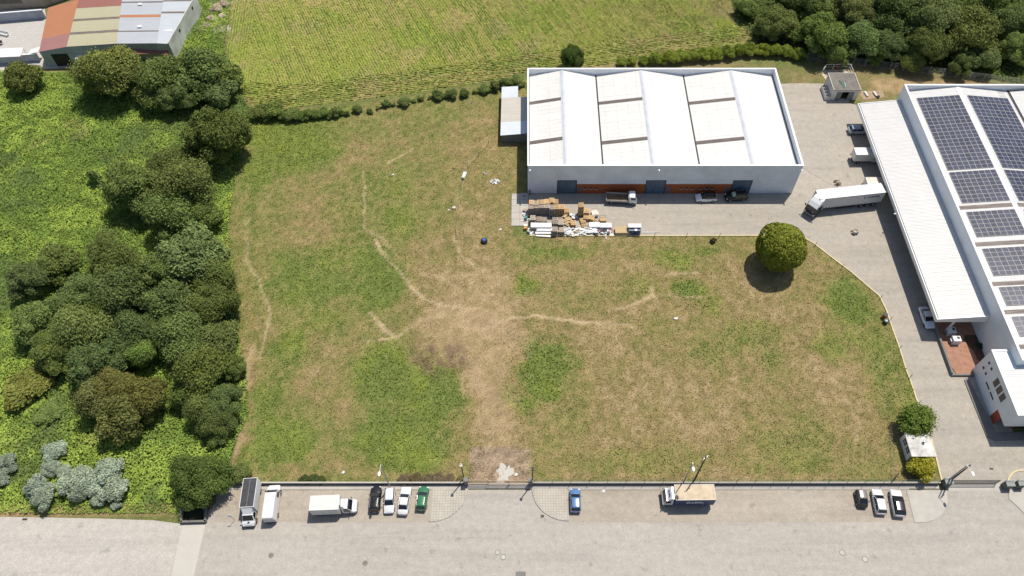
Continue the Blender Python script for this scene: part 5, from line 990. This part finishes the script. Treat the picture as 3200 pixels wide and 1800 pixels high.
# sliding gate by the gatehouse
gg=thing('sliding_gate','dark barred sliding gate between stone piers at the yard entrance','gate',(0,-37.55,0)); dkm=paint((.10,.10,.10),.6,.1)
x0,x1=66.6,73.9; fr=part('leaf_frame',MB().box(((x0+x1)/2,0,1.62),(x1-x0,.08,.08)).box(((x0+x1)/2,0,.12),(x1-x0,.08,.08)).box((x0,0,.86),(.08,.08,1.6)).box((x1,0,.86),(.08,.08,1.6)),dkm,gg); part('bars',bars(x0,x1,1.5,.1,.15,.02),dkm,fr,kind='stuff'); part('track',MB().bb(x0-.2,x1+.3,-.06,.06,.0,.05),M['kerb_yellow'],gg)
for i,(xx,yy,lab) in enumerate(((65.9,-37.6,'dark stone pier beside the gatehouse end of the sliding gate'),(75.3,-38.0,'dark stone pier at the far end of the sliding gate'),(77.2,-37.9,'dark stone pier beside the curved cream kerb'))):
    T=thing('gate_pier',lab,'pier',(xx,yy,0)); part('pier_body',MB().box((0,0,.75),(1.15,.85,1.5)),paint((.14,.155,.14),.8,.25,2),T); part('cap',MB().box((0,0,1.54),(1.3,1.0,.08)),paint((.26,.27,.25),.8,.2,2),T); part('corner_guard',MB().tube((.5,.35,1.58),(.5,.35,1.95),.03).tube((-.5,.35,1.58),(-.5,.35,1.95),.03).tube((-.5,.35,1.95),(.5,.35,1.95),.03),M['steel'],T)
mesh_fence('low railing beyond the stone piers by the curved cream kerb',[Vector((77.9,-37.6,0)),Vector((90,-37.6,0))],1.3,1.8,.1,.03,.008,.15,.5,dkm,name='steel_railing')
single('wall_end',MB().bb(77.9,95,-37.75,-37.45,-.02,.35),M['conc_dark'],'low concrete wall under the railing beyond the stone piers','wall')
# lamp posts, utility poles, sign, cable
def lamp(base,h,head,label,leanx=0.):
    T=thing('street_lamp',label,'street lamp',(base[0],base[1],.02)); part('column',MB().tube((0,0,0),(leanx,0,h),.12,.075,8),M['steel'],T); part('base_plate',MB().tube((0,0,0),(0,0,.35),.16,.14,8),M['steel'],T)
    hx,hy,hz=head[0]-base[0],head[1]-base[1],head[2]; part('arm',MB().tube((leanx,0,h),(hx*.85,hy*.85,hz),.04,.035,6),M['cope'],T); part('lamp_head',MB().ell((hx,hy,hz),(.24,.42,.14),8,5),M['cope'],T)
h=G(1185,1481,9.35); lamp((-21.35,-38.2),9.65,tuple(h),'tall grey street lamp rising behind the white hatchback'); h=G(2167,1466,9.4); lamp((24.4,-37.95),9.7,tuple(h),'tall grey street lamp rising behind the lettered lorry')
h=G(3040,1481,6.9); lamp((66.1,-37.3),7.1,tuple(h),'grey street lamp rising from the stone pier by the sliding gate')
def upole(base,h,label,arms=True):
    T=thing('utility_pole',label,'utility pole',(base[0],base[1],0)); part('shaft',MB().tube((0,0,0),(0,0,h),.14,.10,8),paint((.085,.07,.06),.9,.25),T); part('crossarm',MB().box((0,0,h-.35),(1.1,.09,.09),.6).box((0,0,h-.9),(.7,.08,.08),.6),M['steel'],T)
    for s in (-.45,.45): part('insulator',MB().tube((s*.82,s*.56,h-.3),(s*.82,s*.56,h-.1),.04),M['off_white'],T)
upole((26.3,-37.3),10.6,'dark timber utility pole behind the lettered lorry'); upole((66.6,-37.25),7.2,'dark timber utility pole beside the sliding gate')
q=G(2790,1508); single('timber_stake',MB().tube((0,0,0),(-.15,.1,3.2),.09,.07,7).tube((0.25,0,0),(-.12,.1,2.2),.06,.05,7),paint((.20,.15,.10),.9,.3),'leaning timber strut at the end of the wire fence','stake',None,(q.x,q.y+.3,0))
q=G(735,1627); sg=thing('road_sign','round white road sign on a thin leaning post beside the box truck','road sign',(q.x,q.y,0)); part('post',MB().tube((0,0,0),(-.05,0,2.6),.035),M['steel'],sg); part('sign_plate',MB().tube((-.05,-.05,2.45),(-.05,-.09,2.46),.32,.32,16),M['cope'],sg)
# cable drooping from the canopy across the yard to the warehouse
ca_,cb_=Vector((71.2,G(2800,676,4.4).y,4.4)),Vector((AX1+.02,AY0+.2,7.3)); pts=[ca_.lerp(cb_,k/14)-Vector((0,0,1.3*4*(k/14)*(1-k/14)*.5)) for k in range(15)]
single('overhead_cable',MB().path(pts,.018,4),M['dark'],'thin black cable hanging between the canopy and the warehouse corner','cable')
# culvert box by the side road
cv=thing('culvert','open concrete culvert box over the ditch beside the side road','culvert'); c4=[G(571,1590),G(645,1585),G(645,1632),G(571,1634)]
for a,b,nm in ((c4[0],c4[3],'side_wall'),(c4[1],c4[2],'side_wall'),(c4[3],c4[2],'head_wall')):
    d=b-a; c=(a+b)/2; part(nm,MB().box((c.x,c.y,.25),(d.length+.2,.28,.9),math.atan2(d.y,d.x)),M['conc_dark'],cv)
part('ditch_floor',MB().prism([(p.x,p.y) for p in c4],-.05,-.012),paint((.03,.035,.015),.95,.3),cv)
# ------------------------------------------------------------------ foliage
def leaf_mat(nm, transl=.22):
    t=NT(nm); ca=t.n('ShaderNodeVertexColor', layer_name='Col'); inf=t.n('ShaderNodeObjectInfo'); c=t.mix(ca.outputs[0],inf.outputs['Color'],1.,'MULTIPLY')
    m=t.done(c,.8,0,.1); tr=t.n('ShaderNodeBsdfTranslucent'); t.l(c,tr.inputs[0]); mx=t.n('ShaderNodeMixShader'); mx.inputs[0].default_value=transl
    out=t.t.nodes['Material Output']; t.l(t.b.outputs[0],mx.inputs[1]); t.l(tr.outputs[0],mx.inputs[2]); t.l(mx.outputs[0],out.inputs[0]); return m
M['leaf']=leaf_mat('leaf'); M['grass']=leaf_mat('grass_blade',.15)
M['bark']=paint((.10,.075,.055),.95,.3,3)
def quads(P, Nrm, S, asp=1.0, r=rng, bend=.25):
    """leaf faces: centres P, normals Nrm, sizes S -> vertices, quads"""
    n=len(P); Nrm=Nrm/np.linalg.norm(Nrm,axis=1,keepdims=True); t=r.normal(size=(n,3)); u=np.cross(Nrm,t); u/=np.linalg.norm(u,axis=1,keepdims=True)+1e-9; w=np.cross(Nrm,u)
    S=S[:,None]; a=u*S*.5*asp; b=w*S*.5; d=Nrm*S*bend*(r.random((n,1))-.3)
    V=np.stack([P-a*.5-b,P+a-b*.15+d,P+a*.4+b,P-a+b*.2+d],1).reshape(-1,3); Q=np.arange(4*n).reshape(n,4); return V,Q
def leaf_mesh(nm, P, Nrm, S, C, mat, asp=1.0, extra=None):
    V,Q=quads(P,Nrm,S,asp); CC=np.repeat(C,4,axis=0)
    if extra is not None: eV,eQ,eC=extra; Q=np.r_[Q,eQ+len(V)]; V=np.r_[V,eV]; CC=np.r_[CC,eC]
    return bigmesh(nm,V,Q,CC,mat)
def crown_mesh(nm, seed, lobes, nl, leaf, height=1.0, flat=.7, spiky=0.):
    r=np.random.default_rng(seed); C=[]; R=[]
    for k in range(lobes):
        a=r.random()*6.283; zz=r.random()**.8; d=(1-.5*zz**2)*(.30+.58*r.random()) if k>2 else .15*r.random()
        C.append((d*math.cos(a),d*math.sin(a),height*(.28+.72*zz)*(1.0 if k>2 else .8))); R.append((.26+.20*r.random())*(26/max(lobes,26))**.42)
    C=np.array(C); R=np.array(R); w=R**2/np.sum(R**2); idx=r.choice(lobes,size=nl,p=w)
    d=r.normal(size=(nl,3)); d[:,2]=np.abs(d[:,2])*.9+d[:,2]*.35; d/=np.linalg.norm(d,axis=1,keepdims=True)
    rad=R[idx]*(.80+.28*r.random(nl)+spiky*r.random(nl)**3); P=C[idx]+d*rad[:,None]*np.array([1,1,flat+.25])
    keep=np.ones(nl,bool)
    for k in range(lobes):
        q=(P-C[k])/np.array([1,1,flat+.25]); keep &= ~((np.linalg.norm(q,axis=1)<R[k]*.72)&(idx!=k))
    keep &= P[:,2]>.04; P=P[keep]; d=d[keep]; idx=idx[keep]; n=len(P)
    Nn=d+r.normal(size=(n,3))*.75+np.array([0,0,.35]); S=leaf*(.6+.8*r.random(n))
    lob=(.82+.36*r.random(lobes))[idx]; v=lob*(.72+.56*r.random(n)); hue=r.random(n); col=np.stack([v*(.92+.26*hue),v*(1.0+.04*hue),v*(.85+.2*r.random(n))],1)
    eV=[];eQ=[];eC=[]
    for k in range(lobes):          # inner bulk of each limb's foliage
        m_,n_=5,8; b=sum(len(x) for x in eV); vs=[]
        for j in range(m_+1):
            tt=math.pi*j/m_
            for i in range(n_):
                aa=2*math.pi*i/n_; q=.78*R[k]*(.9+.2*r.random()); vs.append((C[k][0]+q*math.sin(tt)*math.cos(aa),C[k][1]+q*math.sin(tt)*math.sin(aa),max(.02,C[k][2]+q*(flat+.25)*math.cos(tt))))
        eV.append(np.array(vs)); eC.append(np.full((len(vs),3),.7))
        for j in range(m_):
            for i in range(n_): eQ.append((b+j*n_+i,b+(j+1)*n_+i,b+(j+1)*n_+(i+1)%n_,b+j*n_+(i+1)%n_))
    return leaf_mesh(nm,P,Nn,S,col,M['leaf'],.8,(np.concatenate(eV),np.array(eQ),np.concatenate(eC)))
BIG=[crown_mesh('crown',100+k,[52,30,64,40,24,56,36,46][k],[19000,14000,21000,13000,16000,17000,15000,20000][k],[.050,.062,.046,.072,.055,.052,.066,.048][k],[1.05,1.15,.95,1.0,1.1,1.2,.9,1.05][k],.75,[0,.25,0,.15,.3,.1,0,.2][k]) for k in range(8)]
MID=[crown_mesh('crown',200+k,24,4600,.11,1.0,.75) for k in range(4)]
SML=[crown_mesh('crown',300+k,11,900,.24,1.0,.8) for k in range(4)]
AIRY=[crown_mesh('crown',400+k,22,5200,.085,1.15,.7,.55) for k in range(2)]
def trunk_mesh(seed):
    r=random.Random(seed); mb=MB(); p=Vector((0,0,-.05)); rad=.075; q=p
    for k in range(3):
        n=Vector((q.x+r.uniform(-.04,.04),q.y+r.uniform(-.04,.04),q.z+.2)); mb.tube(q,n,rad,rad*.8,7); q=n; rad*=.8
    for k in range(5):
        a=k*1.256+r.random(); e=q+Vector((math.cos(a)*.32,math.sin(a)*.32,.22+.3*r.random())); mb.tube(q-Vector((0,0,.06*k*.5)),e,rad*.6,rad*.25,5)
    return mb.mesh('trunk',M['bark'])
TRK=[trunk_mesh(k) for k in range(3)]
def tree(px, py, rpx, protos, col, label, group, hk=1.45, name='broadleaf_tree', cat='tree', zk=.62, disp=True, lift=.16):
    if disp: px,py,rpx=px*KD,py*KD,rpx*KD
    R=rpx/ppm(py); Hh=R*hk; c=G(px,py,Hh*zk)
    T=thing(name,label,cat,(c.x,c.y,-.03),rnd.random()*6.28,group)
    o=link('trunk',rnd.choice(TRK),T,None,0,(R,R,Hh*1.0)); cr=link('crown',rnd.choice(protos),T,(0,0,Hh*lift),0,(R*rnd.uniform(.95,1.15),R*rnd.uniform(.85,1.08),Hh*rnd.uniform(.70,.86))); k=rnd.uniform(.86,1.14); j=0.2 if col[2]>.3 else 1.0; cr.color=(col[0]*k*(1+j*rnd.uniform(-.08,.06)),col[1]*k,col[2]*k*(1+j*rnd.uniform(-.2,.08)),1); return T
DKG=(.150,.196,.064); OLV=(.178,.214,.074); MIDG=(.176,.240,.076); LTG=(.225,.305,.09); GRY=(.150,.198,.070); SIL=(.36,.43,.34); YEL=(.24,.26,.035)
wood='dense broadleaf tree in the wood left of the meadow'; g1='trees of the wood left of the meadow'
for px,py,r,c in ((140,660,58,GRY),(72,705,62,OLV),(280,655,78,OLV),(480,640,92,GRY),(405,690,70,MIDG),(528,700,62,DKG),(200,745,78,DKG),(310,745,80,GRY),(425,765,80,DKG),(530,775,74,OLV),(100,805,72,MIDG),(215,835,78,OLV),(325,845,66,GRY),(450,860,78,MIDG),(548,850,62,DKG),(140,880,72,DKG),(245,915,72,GRY),(505,940,80,DKG),(575,925,44,MIDG),(420,820,60,DKG),(270,785,60,MIDG),(360,900,50,LTG)):
    tree(px+4,py,r*.88,BIG,c,((('dark olive' if c is OLV else 'greyish' if c is GRY else 'pale green' if c is LTG else 'fresh green' if c is MIDG else 'deep green')+' tree of the left wood '+('along the meadow' if px>440 else 'on the bramble side' if px<190 else 'towards the meadow' if px>310 else 'in its heart')+(', workshop end' if py<700 else ', road end' if py>870 else ', middle rank' if py<780 else ', rank nearer the road'))),g1,1.30)
for px,py,r in ((300,985,62),(355,1000,66),(250,1015,60),(310,1045,62),(380,1025,40)): tree(px,py,r,BIG,(.178,.190,.066),'olive brown tree at the front edge of the wood left of the meadow','olive brown trees at the wood edge',1.35)
for px,py,r in ((515,1035,52),(560,1010,56),(545,1055,48),(480,985,50)): tree(px,py,r,BIG,DKG,'dark green tree at the corner of the wood beside the dirt path','dark trees at the wood corner',1.3)
g2='trees of the clump in the middle of the brambles'
for px,py,r,c in ((545,350,76,DKG),(345,480,68,OLV),(480,465,78,OLV),(430,412,52,GRY),(425,545,62,MIDG),(512,548,46,DKG),(395,500,50,DKG)): tree(px,py,r,BIG,c,'tree in the clump between the wood and the workshop'+(', greyish crown' if c is GRY else ', dark crown' if c is DKG else ', olive crown' if c is OLV else ', fresh crown'),g2,1.35)
g3='trees in front of the patched workshop'
for px,py,r,c,l in ((290,188,74,OLV,'largest dark tree hiding the porch of the patched workshop'),(252,203,40,OLV,'smaller dark tree beside the garage door of the patched workshop'),(415,205,62,MIDG,'bright green tree at the right end of the workshop porch'),(500,180,70,DKG,'dark tree at the corner of the workshop beside the crop field'),(572,195,40,MIDG,'rounded tree at the edge of the crop field'),(545,235,42,GRY,'grey-leaved tree at the corner of the crop field'),(445,248,48,DKG,'dark tree leaning over the brambles below the workshop'),(60,195,50,OLV,'rounded olive bush against the workshop yard wall'),(325,205,52,OLV,'dark tree in front of the workshop porch, lower than its neighbour')): tree(px,py,r,BIG if r>45 else MID,c,l,g3,1.25)
tree(237,443,21,SML,MIDG,'small lone bush in the brambles',None,1.7)
tree(500,1200,76,BIG,(.115,.172,.044),'large dark green tree beside the culvert and the road',None,1.25); tree(545,1100,26,MID,MIDG,'small bush behind the large tree by the culvert',None,1.1,'shrub','shrub'); tree(605,1190,26,MID,OLV,'thin olive bush beside the dark-roofed box truck',None,1.2,'shrub','shrub'); tree(70,970,60,MID,(.19,.20,.06),'brownish bush in the brambles left of the wood',None,.6,'shrub','shrub'); tree(120,1040,34,MID,LTG,'bright low bush below the brownish one',None,.7,'shrub','shrub')
for px,py,r in ((138,1132,27),(128,1175,21),(88,1222,30),(112,1250,30),(185,1208,36),(200,1240,30),(238,1215,34),(275,1188,36),(290,1228,34),(292,1270,14),(14,1165,25),(2,1206,20),(160,1185,18),(252,1250,24)): tree(px,py,r,MID,SIL,'silver-leaved bush in the brambles near the side road','silver bushes near the side road',1.25,'silver_shrub','shrub')
g4='trees of the wood behind the hut'
for px,py,r,c in ((1880,22,36,LTG),(1955,62,62,OLV),(2065,92,66,MIDG),(2045,20,58,OLV),(2150,30,64,OLV),(2160,105,60,MIDG),(2250,40,74,GRY),(2235,118,56,DKG),(2340,55,84,OLV),(2330,128,62,DKG),(2440,95,72,OLV),(2420,165,40,GRY),(2540,60,60,MIDG),(2490,10,60,DKG),(2560,130,50,MIDG),(2100,150,34,MIDG),(2290,160,34,OLV),(1980,5,40,OLV),(2475,150,46,OLV),(2200,150,26,DKG)): tree(px,py-5,r*.88,BIG,c,(('olive' if c is OLV else 'greyish' if c is GRY else 'deep green' if c is DKG else 'pale green' if c is LTG else 'fresh green')+' tree in the wood '+('beside the crop field' if px<2000 else 'behind the hut' if px<2200 else 'behind the factory' if px<2380 else 'beyond the far end of the factory')+(', by the fence' if py>90 else ', deep inside')),g4,1.3)
# the round clipped tree: close set leaf tufts over one ball
r_=np.random.default_rng(5); n=9000; d=r_.normal(size=(n,3)); d/=np.linalg.norm(d,axis=1,keepdims=True); d=d[d[:,2]>-.75]
tuft=r_.normal(size=(260,3)); tuft/=np.linalg.norm(tuft,axis=1,keepdims=True); near=np.max(d@tuft.T,axis=1); rad=(.90+.12*np.clip((near-.965)/.03,0,1)+.03*r_.random(len(d)))*(1+.06*(np.sin(3.1*d[:,0]+1.2)*np.cos(2.7*d[:,1]+.4)+.6*np.sin(5*d[:,2]+2*d[:,0])))
v=.75+.5*r_.random(len(d)); core=MB().ell((0,0,0),(.82,.82,.82),14,9); ev=np.array(core.v); ballm=leaf_mesh('crown',d*rad[:,None],d+r_.normal(size=d.shape)*.55,.085*(.6+.8*r_.random(len(d))),np.stack([v*1.05,v,v*.8],1),M['leaf'],.8,(ev,np.array(core.f),np.full((len(ev),3),.7)))
c=G(2441,773,4.9); T=thing('round_tree','round clipped tree with bright olive crown beside the yard kerb','tree',(c.x,c.y,-.03)); link('trunk',TRK[0],T,None,0,(4,4,4.5)); o=link('crown',ballm,T,(0,0,5.1),0,(4.45,4.5,4.2)); o.color=(.225,.262,.046,1)
# spreading conifer and yellow shrub by the gatehouse
tree(2302,1060,52,AIRY,(.15,.21,.04),'spreading feathery tree leaning over the gatehouse roof',None,1.15,'feathery_tree'); tree(2322,1176,34,MID,(.40,.40,.05),'yellow-green bush in front of the gatehouse',None,1.2,'shrub','shrub')
tree(1440,145,37,BIG,(.105,.165,.044),'single dark tree standing behind the warehouse',None,1.55)
# shrubs along the crop field boundary
lab=['dark shrub','leafy shrub','small green shrub']
for i,(px,py,r) in enumerate(((650,285,28),(690,278,34),(735,288,24),(775,288,20),(812,285,20),(845,283,18),(898,275,15),(970,262,14),(1017,256,17),(1060,247,11),(1100,241,16),(1138,237,18),(1168,236,15),(1218,225,16),(1245,217,18),(1272,212,20),(1300,202,18),(1310,213,14),(930,280,10),(870,284,12),(795,290,16),(825,290,14),(755,292,18),(715,292,20),(672,292,22),(950,272,8),(990,262,8),(1040,254,7),(1080,246,7),(1120,242,8),(1195,232,8),(1232,224,10),(1260,217,12))): tree(px,py,r*.86,MID if r>14 else SML,[DKG,MIDG,OLV][i%3],['dark shrub','leafy green shrub','olive shrub'][i%3]+' in the hedge line between the meadow and the crop field','shrubs along the crop field',1.15,'hedge_shrub','shrub',.5)
hd=[(1565,160),(1590,158),(1620,155),(1650,152),(1680,150),(1710,147),(1740,144),(1770,141),(1800,139),(1830,136),(1860,132),(1885,128),(1920,128),(1950,130),(1980,133),(2010,138)]
for i,(px,py) in enumerate(hd): tree(px,py-3,19 if i>2 else 13,MID,(.25,.30,.055),'yellow-green bush of the clipped hedge behind the warehouse','bushes of the hedge behind the warehouse',1.25,'hedge_bush','shrub',.55)
# dry hedge leaning over the left low wall, then dark clumps added for the shadow of overhanging grass
for i,(px,py,r) in enumerate(((1265,1500,18),(1300,1497,20),(1335,1496,18),(1370,1497,20),(1405,1498,19),(1440,1502,16))): tree(px,py,r,MID,(.19,.155,.10),'dry brown bush leaning over the low wall beside the gate','dry bushes at the gate',.75,'dry_shrub','shrub',.5,False)
for i,(px,py,r) in enumerate(((950,1500,15),(968,1499,16),(988,1499,16),(1005,1501,13))): tree(px,py,r,MID,(.085,.110,.038),'dark clump added for the shadow of grass overhanging the low wall near the box van','clumps added for grass shadow at the wall',.9,'grass_shadow_clump','shrub',.5,False)
for px,py,r in ((545,22,15),(530,48,11),(562,10,14),(558,40,9),(520,62,8)): tree(px,py,r,MID,(.62,.55,.44),'pale plumed grass clump between the workshop and the crop field','pale grass clumps by the field',.9,'plume_grass','grass clump',.5)
for px,py,l in ((2230,752,'small dead brown bush in the grass below the warehouse yard'),): tree(px,py,10,SML,(.12,.08,.06),l,None,1.2,'dry_shrub','shrub',.5,False)
for i,(px,py) in enumerate(((3040,1000),(3055,1010),(3060,1080))): tree(px,py,11,SML,(.05,.07,.03),'dark shrub in the planting bed beside the patio','patio shrubs',1.1,'patio_shrub','shrub',.5,False)

# ------------------------------------------------------------------ ground cover, counted by nobody
def scatter(poly, dens, seed, reject=None):
    a=np.array([(p[0],p[1]) for p in poly]); lo=np.maximum(a.min(0),[-140,-52]); hi=np.minimum(a.max(0),[132,95]); r=np.random.default_rng(seed); n=int(dens*np.prod(hi-lo)); x=lo[0]+r.random(n)*(hi[0]-lo[0]); y=lo[1]+r.random(n)*(hi[1]-lo[1])
    yl=-51.5; k=inpoly(x,y,poly)
    lim=75+ (y+51.5)*.42; k&=(np.abs(x)<lim+8)          # only what lies near the view
    return x[k],y[k],r
x,y,r=scatter(BRAMBLE,34,1); n=len(x); h=np.clip(.15+1.5*(fbm(x,y,4.5,501,4)-.32),0,1.3)*(.45+.55*sm(polydist(x,y,BRAMBLE),0,3)); n1=fbm(x,y,9,511,4); n2=fbm(x,y,1.6,521,3)
c=lerp(np.tile(A3((.155,.225,.045)),(n,1)),A3((.235,.305,.058)),sm(n1+.5*(n2-.5),.42,.62)); c=lerp(c,A3((.120,.170,.050)),sm(fbm(x,y,13,531,4),.54,.70)); c=lerp(c,A3((.26,.24,.085)),.55*sm(fbm(x,y,10,541,4),.60,.74)); c*= (.74+.52*r.random((n,1)))*(.75+.5*n2[:,None])
Nn=np.stack([r.normal(size=n)*.6,r.normal(size=n)*.6,np.ones(n)],1); o=link('bramble_cover',leaf_mesh('bramble_cover',np.c_[x,y,h+.1*r.random(n)],Nn,.17+.22*r.random(n),np.clip(c*1.5,0,1),M['leaf'],.75)); o['kind']='stuff'; o['label']='thick bright green bramble cover left of the meadow'; o['category']='ground cover'
x,y,r=scatter(WOODR,5,2); n=len(x); c=A3((.11,.155,.035))*(.6+.8*r.random((n,1))); o=link('wood_undergrowth',leaf_mesh('wood_undergrowth',np.c_[x,y,.6*fbm(x,y,3,601,3)+.1],np.stack([r.normal(size=n)*.5,r.normal(size=n)*.5,np.ones(n)],1),.35+.3*r.random(n),c,M['leaf'],.75)); o['kind']='stuff'; o['label']='green undergrowth below the wood behind the hut'; o['category']='ground cover'
x,y,r=scatter(MEADOW,13,3); lush,dry,bare,tr=meadow_masks(x,y); k=(r.random(len(x))>np.maximum(bare,tr)*.85+.25*dry); x,y,lush=x[k],y[k],lush[k]; n=len(x); c=ground_color(x,y)*(.64+.76*r.random((n,1)))*1.06
Nn=np.stack([r.normal(size=n)*.7,r.normal(size=n)*.7,np.full(n,.9)],1); o=link('meadow_grass',leaf_mesh('meadow_grass',np.c_[x,y,.03+(.10+.22*lush)*r.random(n)],Nn,(.12+.17*r.random(n))*(1+.55*lush),np.clip(c,0,1),M['grass'],.5)); o['kind']='stuff'; o['label']='short mown patchy grass of the meadow'; o['category']='grass'
# crop stubble in rows: strip along the far left, strip along the hedge, diagonal rows between
A0,A1=G(775,325),G(722,60); B0,B1=G(775,325),G(2362,136)
x,y,r=scatter(CROP,15,4); n=len(x); dl=polydist(x,y,GP([(738,262),(706,150),(722,60),(745,-90)])); db=polydist(x,y,GP([(775,325),(820,342),(1000,326),(1300,288),(1560,246),(1900,202),(2362,136)]))
u=G(1085,30)-G(1015,-100); dvec=(G(1120,200)-G(1030,20)); dvec=np.array([dvec.x,dvec.y]); dvec/=np.linalg.norm(dvec); nv=np.array([-dvec[1],dvec[0]]); dd=x*nv[0]+y*nv[1]
SP=.62; z1=db<7.5; z2=(dl<5.5)&~z1; b0=G(775,325); b1=G(2362,136); bv=np.array([b1.x-b0.x,b1.y-b0.y]); bv/=np.linalg.norm(bv); l0=G(706,150); l1=G(745,-90); lv=np.array([l1.x-l0.x,l1.y-l0.y]); lv/=np.linalg.norm(lv)
ux=np.where(z1,bv[0],np.where(z2,lv[0],dvec[0])); uy=np.where(z1,bv[1],np.where(z2,lv[1],dvec[1])); px_,py_=-uy,ux
val=x*px_+y*py_; row=np.round(val/SP); off=row*SP-val+r.normal(size=n)*.07; x=x+px_*off; y=y+py_*off; al=x*ux+y*uy
st=vnoise(row*1.7,al*.06,1.0,701); gap=vnoise(row*3.1,al*.45,1.0,741); keep=gap+.25*(r.random(n)-.5)>.10; ed=z1|z2; x,y,st,ux,uy,row,al,ed=[q[keep] for q in (x,y,st,ux,uy,row,al,ed)]; n=len(x)
gsel=fbm(x,y*.55,10,711,4)+.50*(st-.5); c=lerp(np.tile(A3((.360,.335,.110)),(n,1)),A3((.285,.345,.066)),sm(gsel,.34,.54)); c=lerp(c,A3((.205,.270,.055)),sm(fbm(x,y,8,721,4)+.6*(st-.5),.50,.70)); c=lerp(c,A3((.48,.37,.18)),.7*sm(fbm(x,y,9,731,4),.58,.75)); c=lerp(c,A3((.33,.285,.125)),.15*ed); c=lerp(c,A3((.36,.27,.135)),.55*sm(x+.5*y,45,95)*sm(fbm(x,y,6,761,3),.35,.6)); c*= (.88+.24*r.random((n,1)))
def row_leaves(x,y,ux,uy,L,Wd,h,r):
    n=len(x); P=np.c_[x,y,h]; a=np.c_[ux,uy,r.normal(size=n)*.25]*L[:,None]*.5; b=np.c_[-uy,ux,r.normal(size=n)*.6]*Wd[:,None]*.5; return np.stack([P-a-b*.4,P+a*.2-b,P+a+b*.3,P-a*.3+b],1).reshape(-1,3),np.arange(4*n).reshape(n,4)
Vv,Qq=row_leaves(x,y,ux,uy,.45+.55*r.random(n),.18+.22*r.random(n),.02+.03*r.random(n),r)
o=link('crop_stubble',bigmesh('crop_stubble',Vv,Qq,np.repeat(np.clip(c,0,1),4,axis=0),M['grass'])); o['kind']='stuff'; o['label']='yellow-green crop stubble in rows across the field'; o['category']='crop'
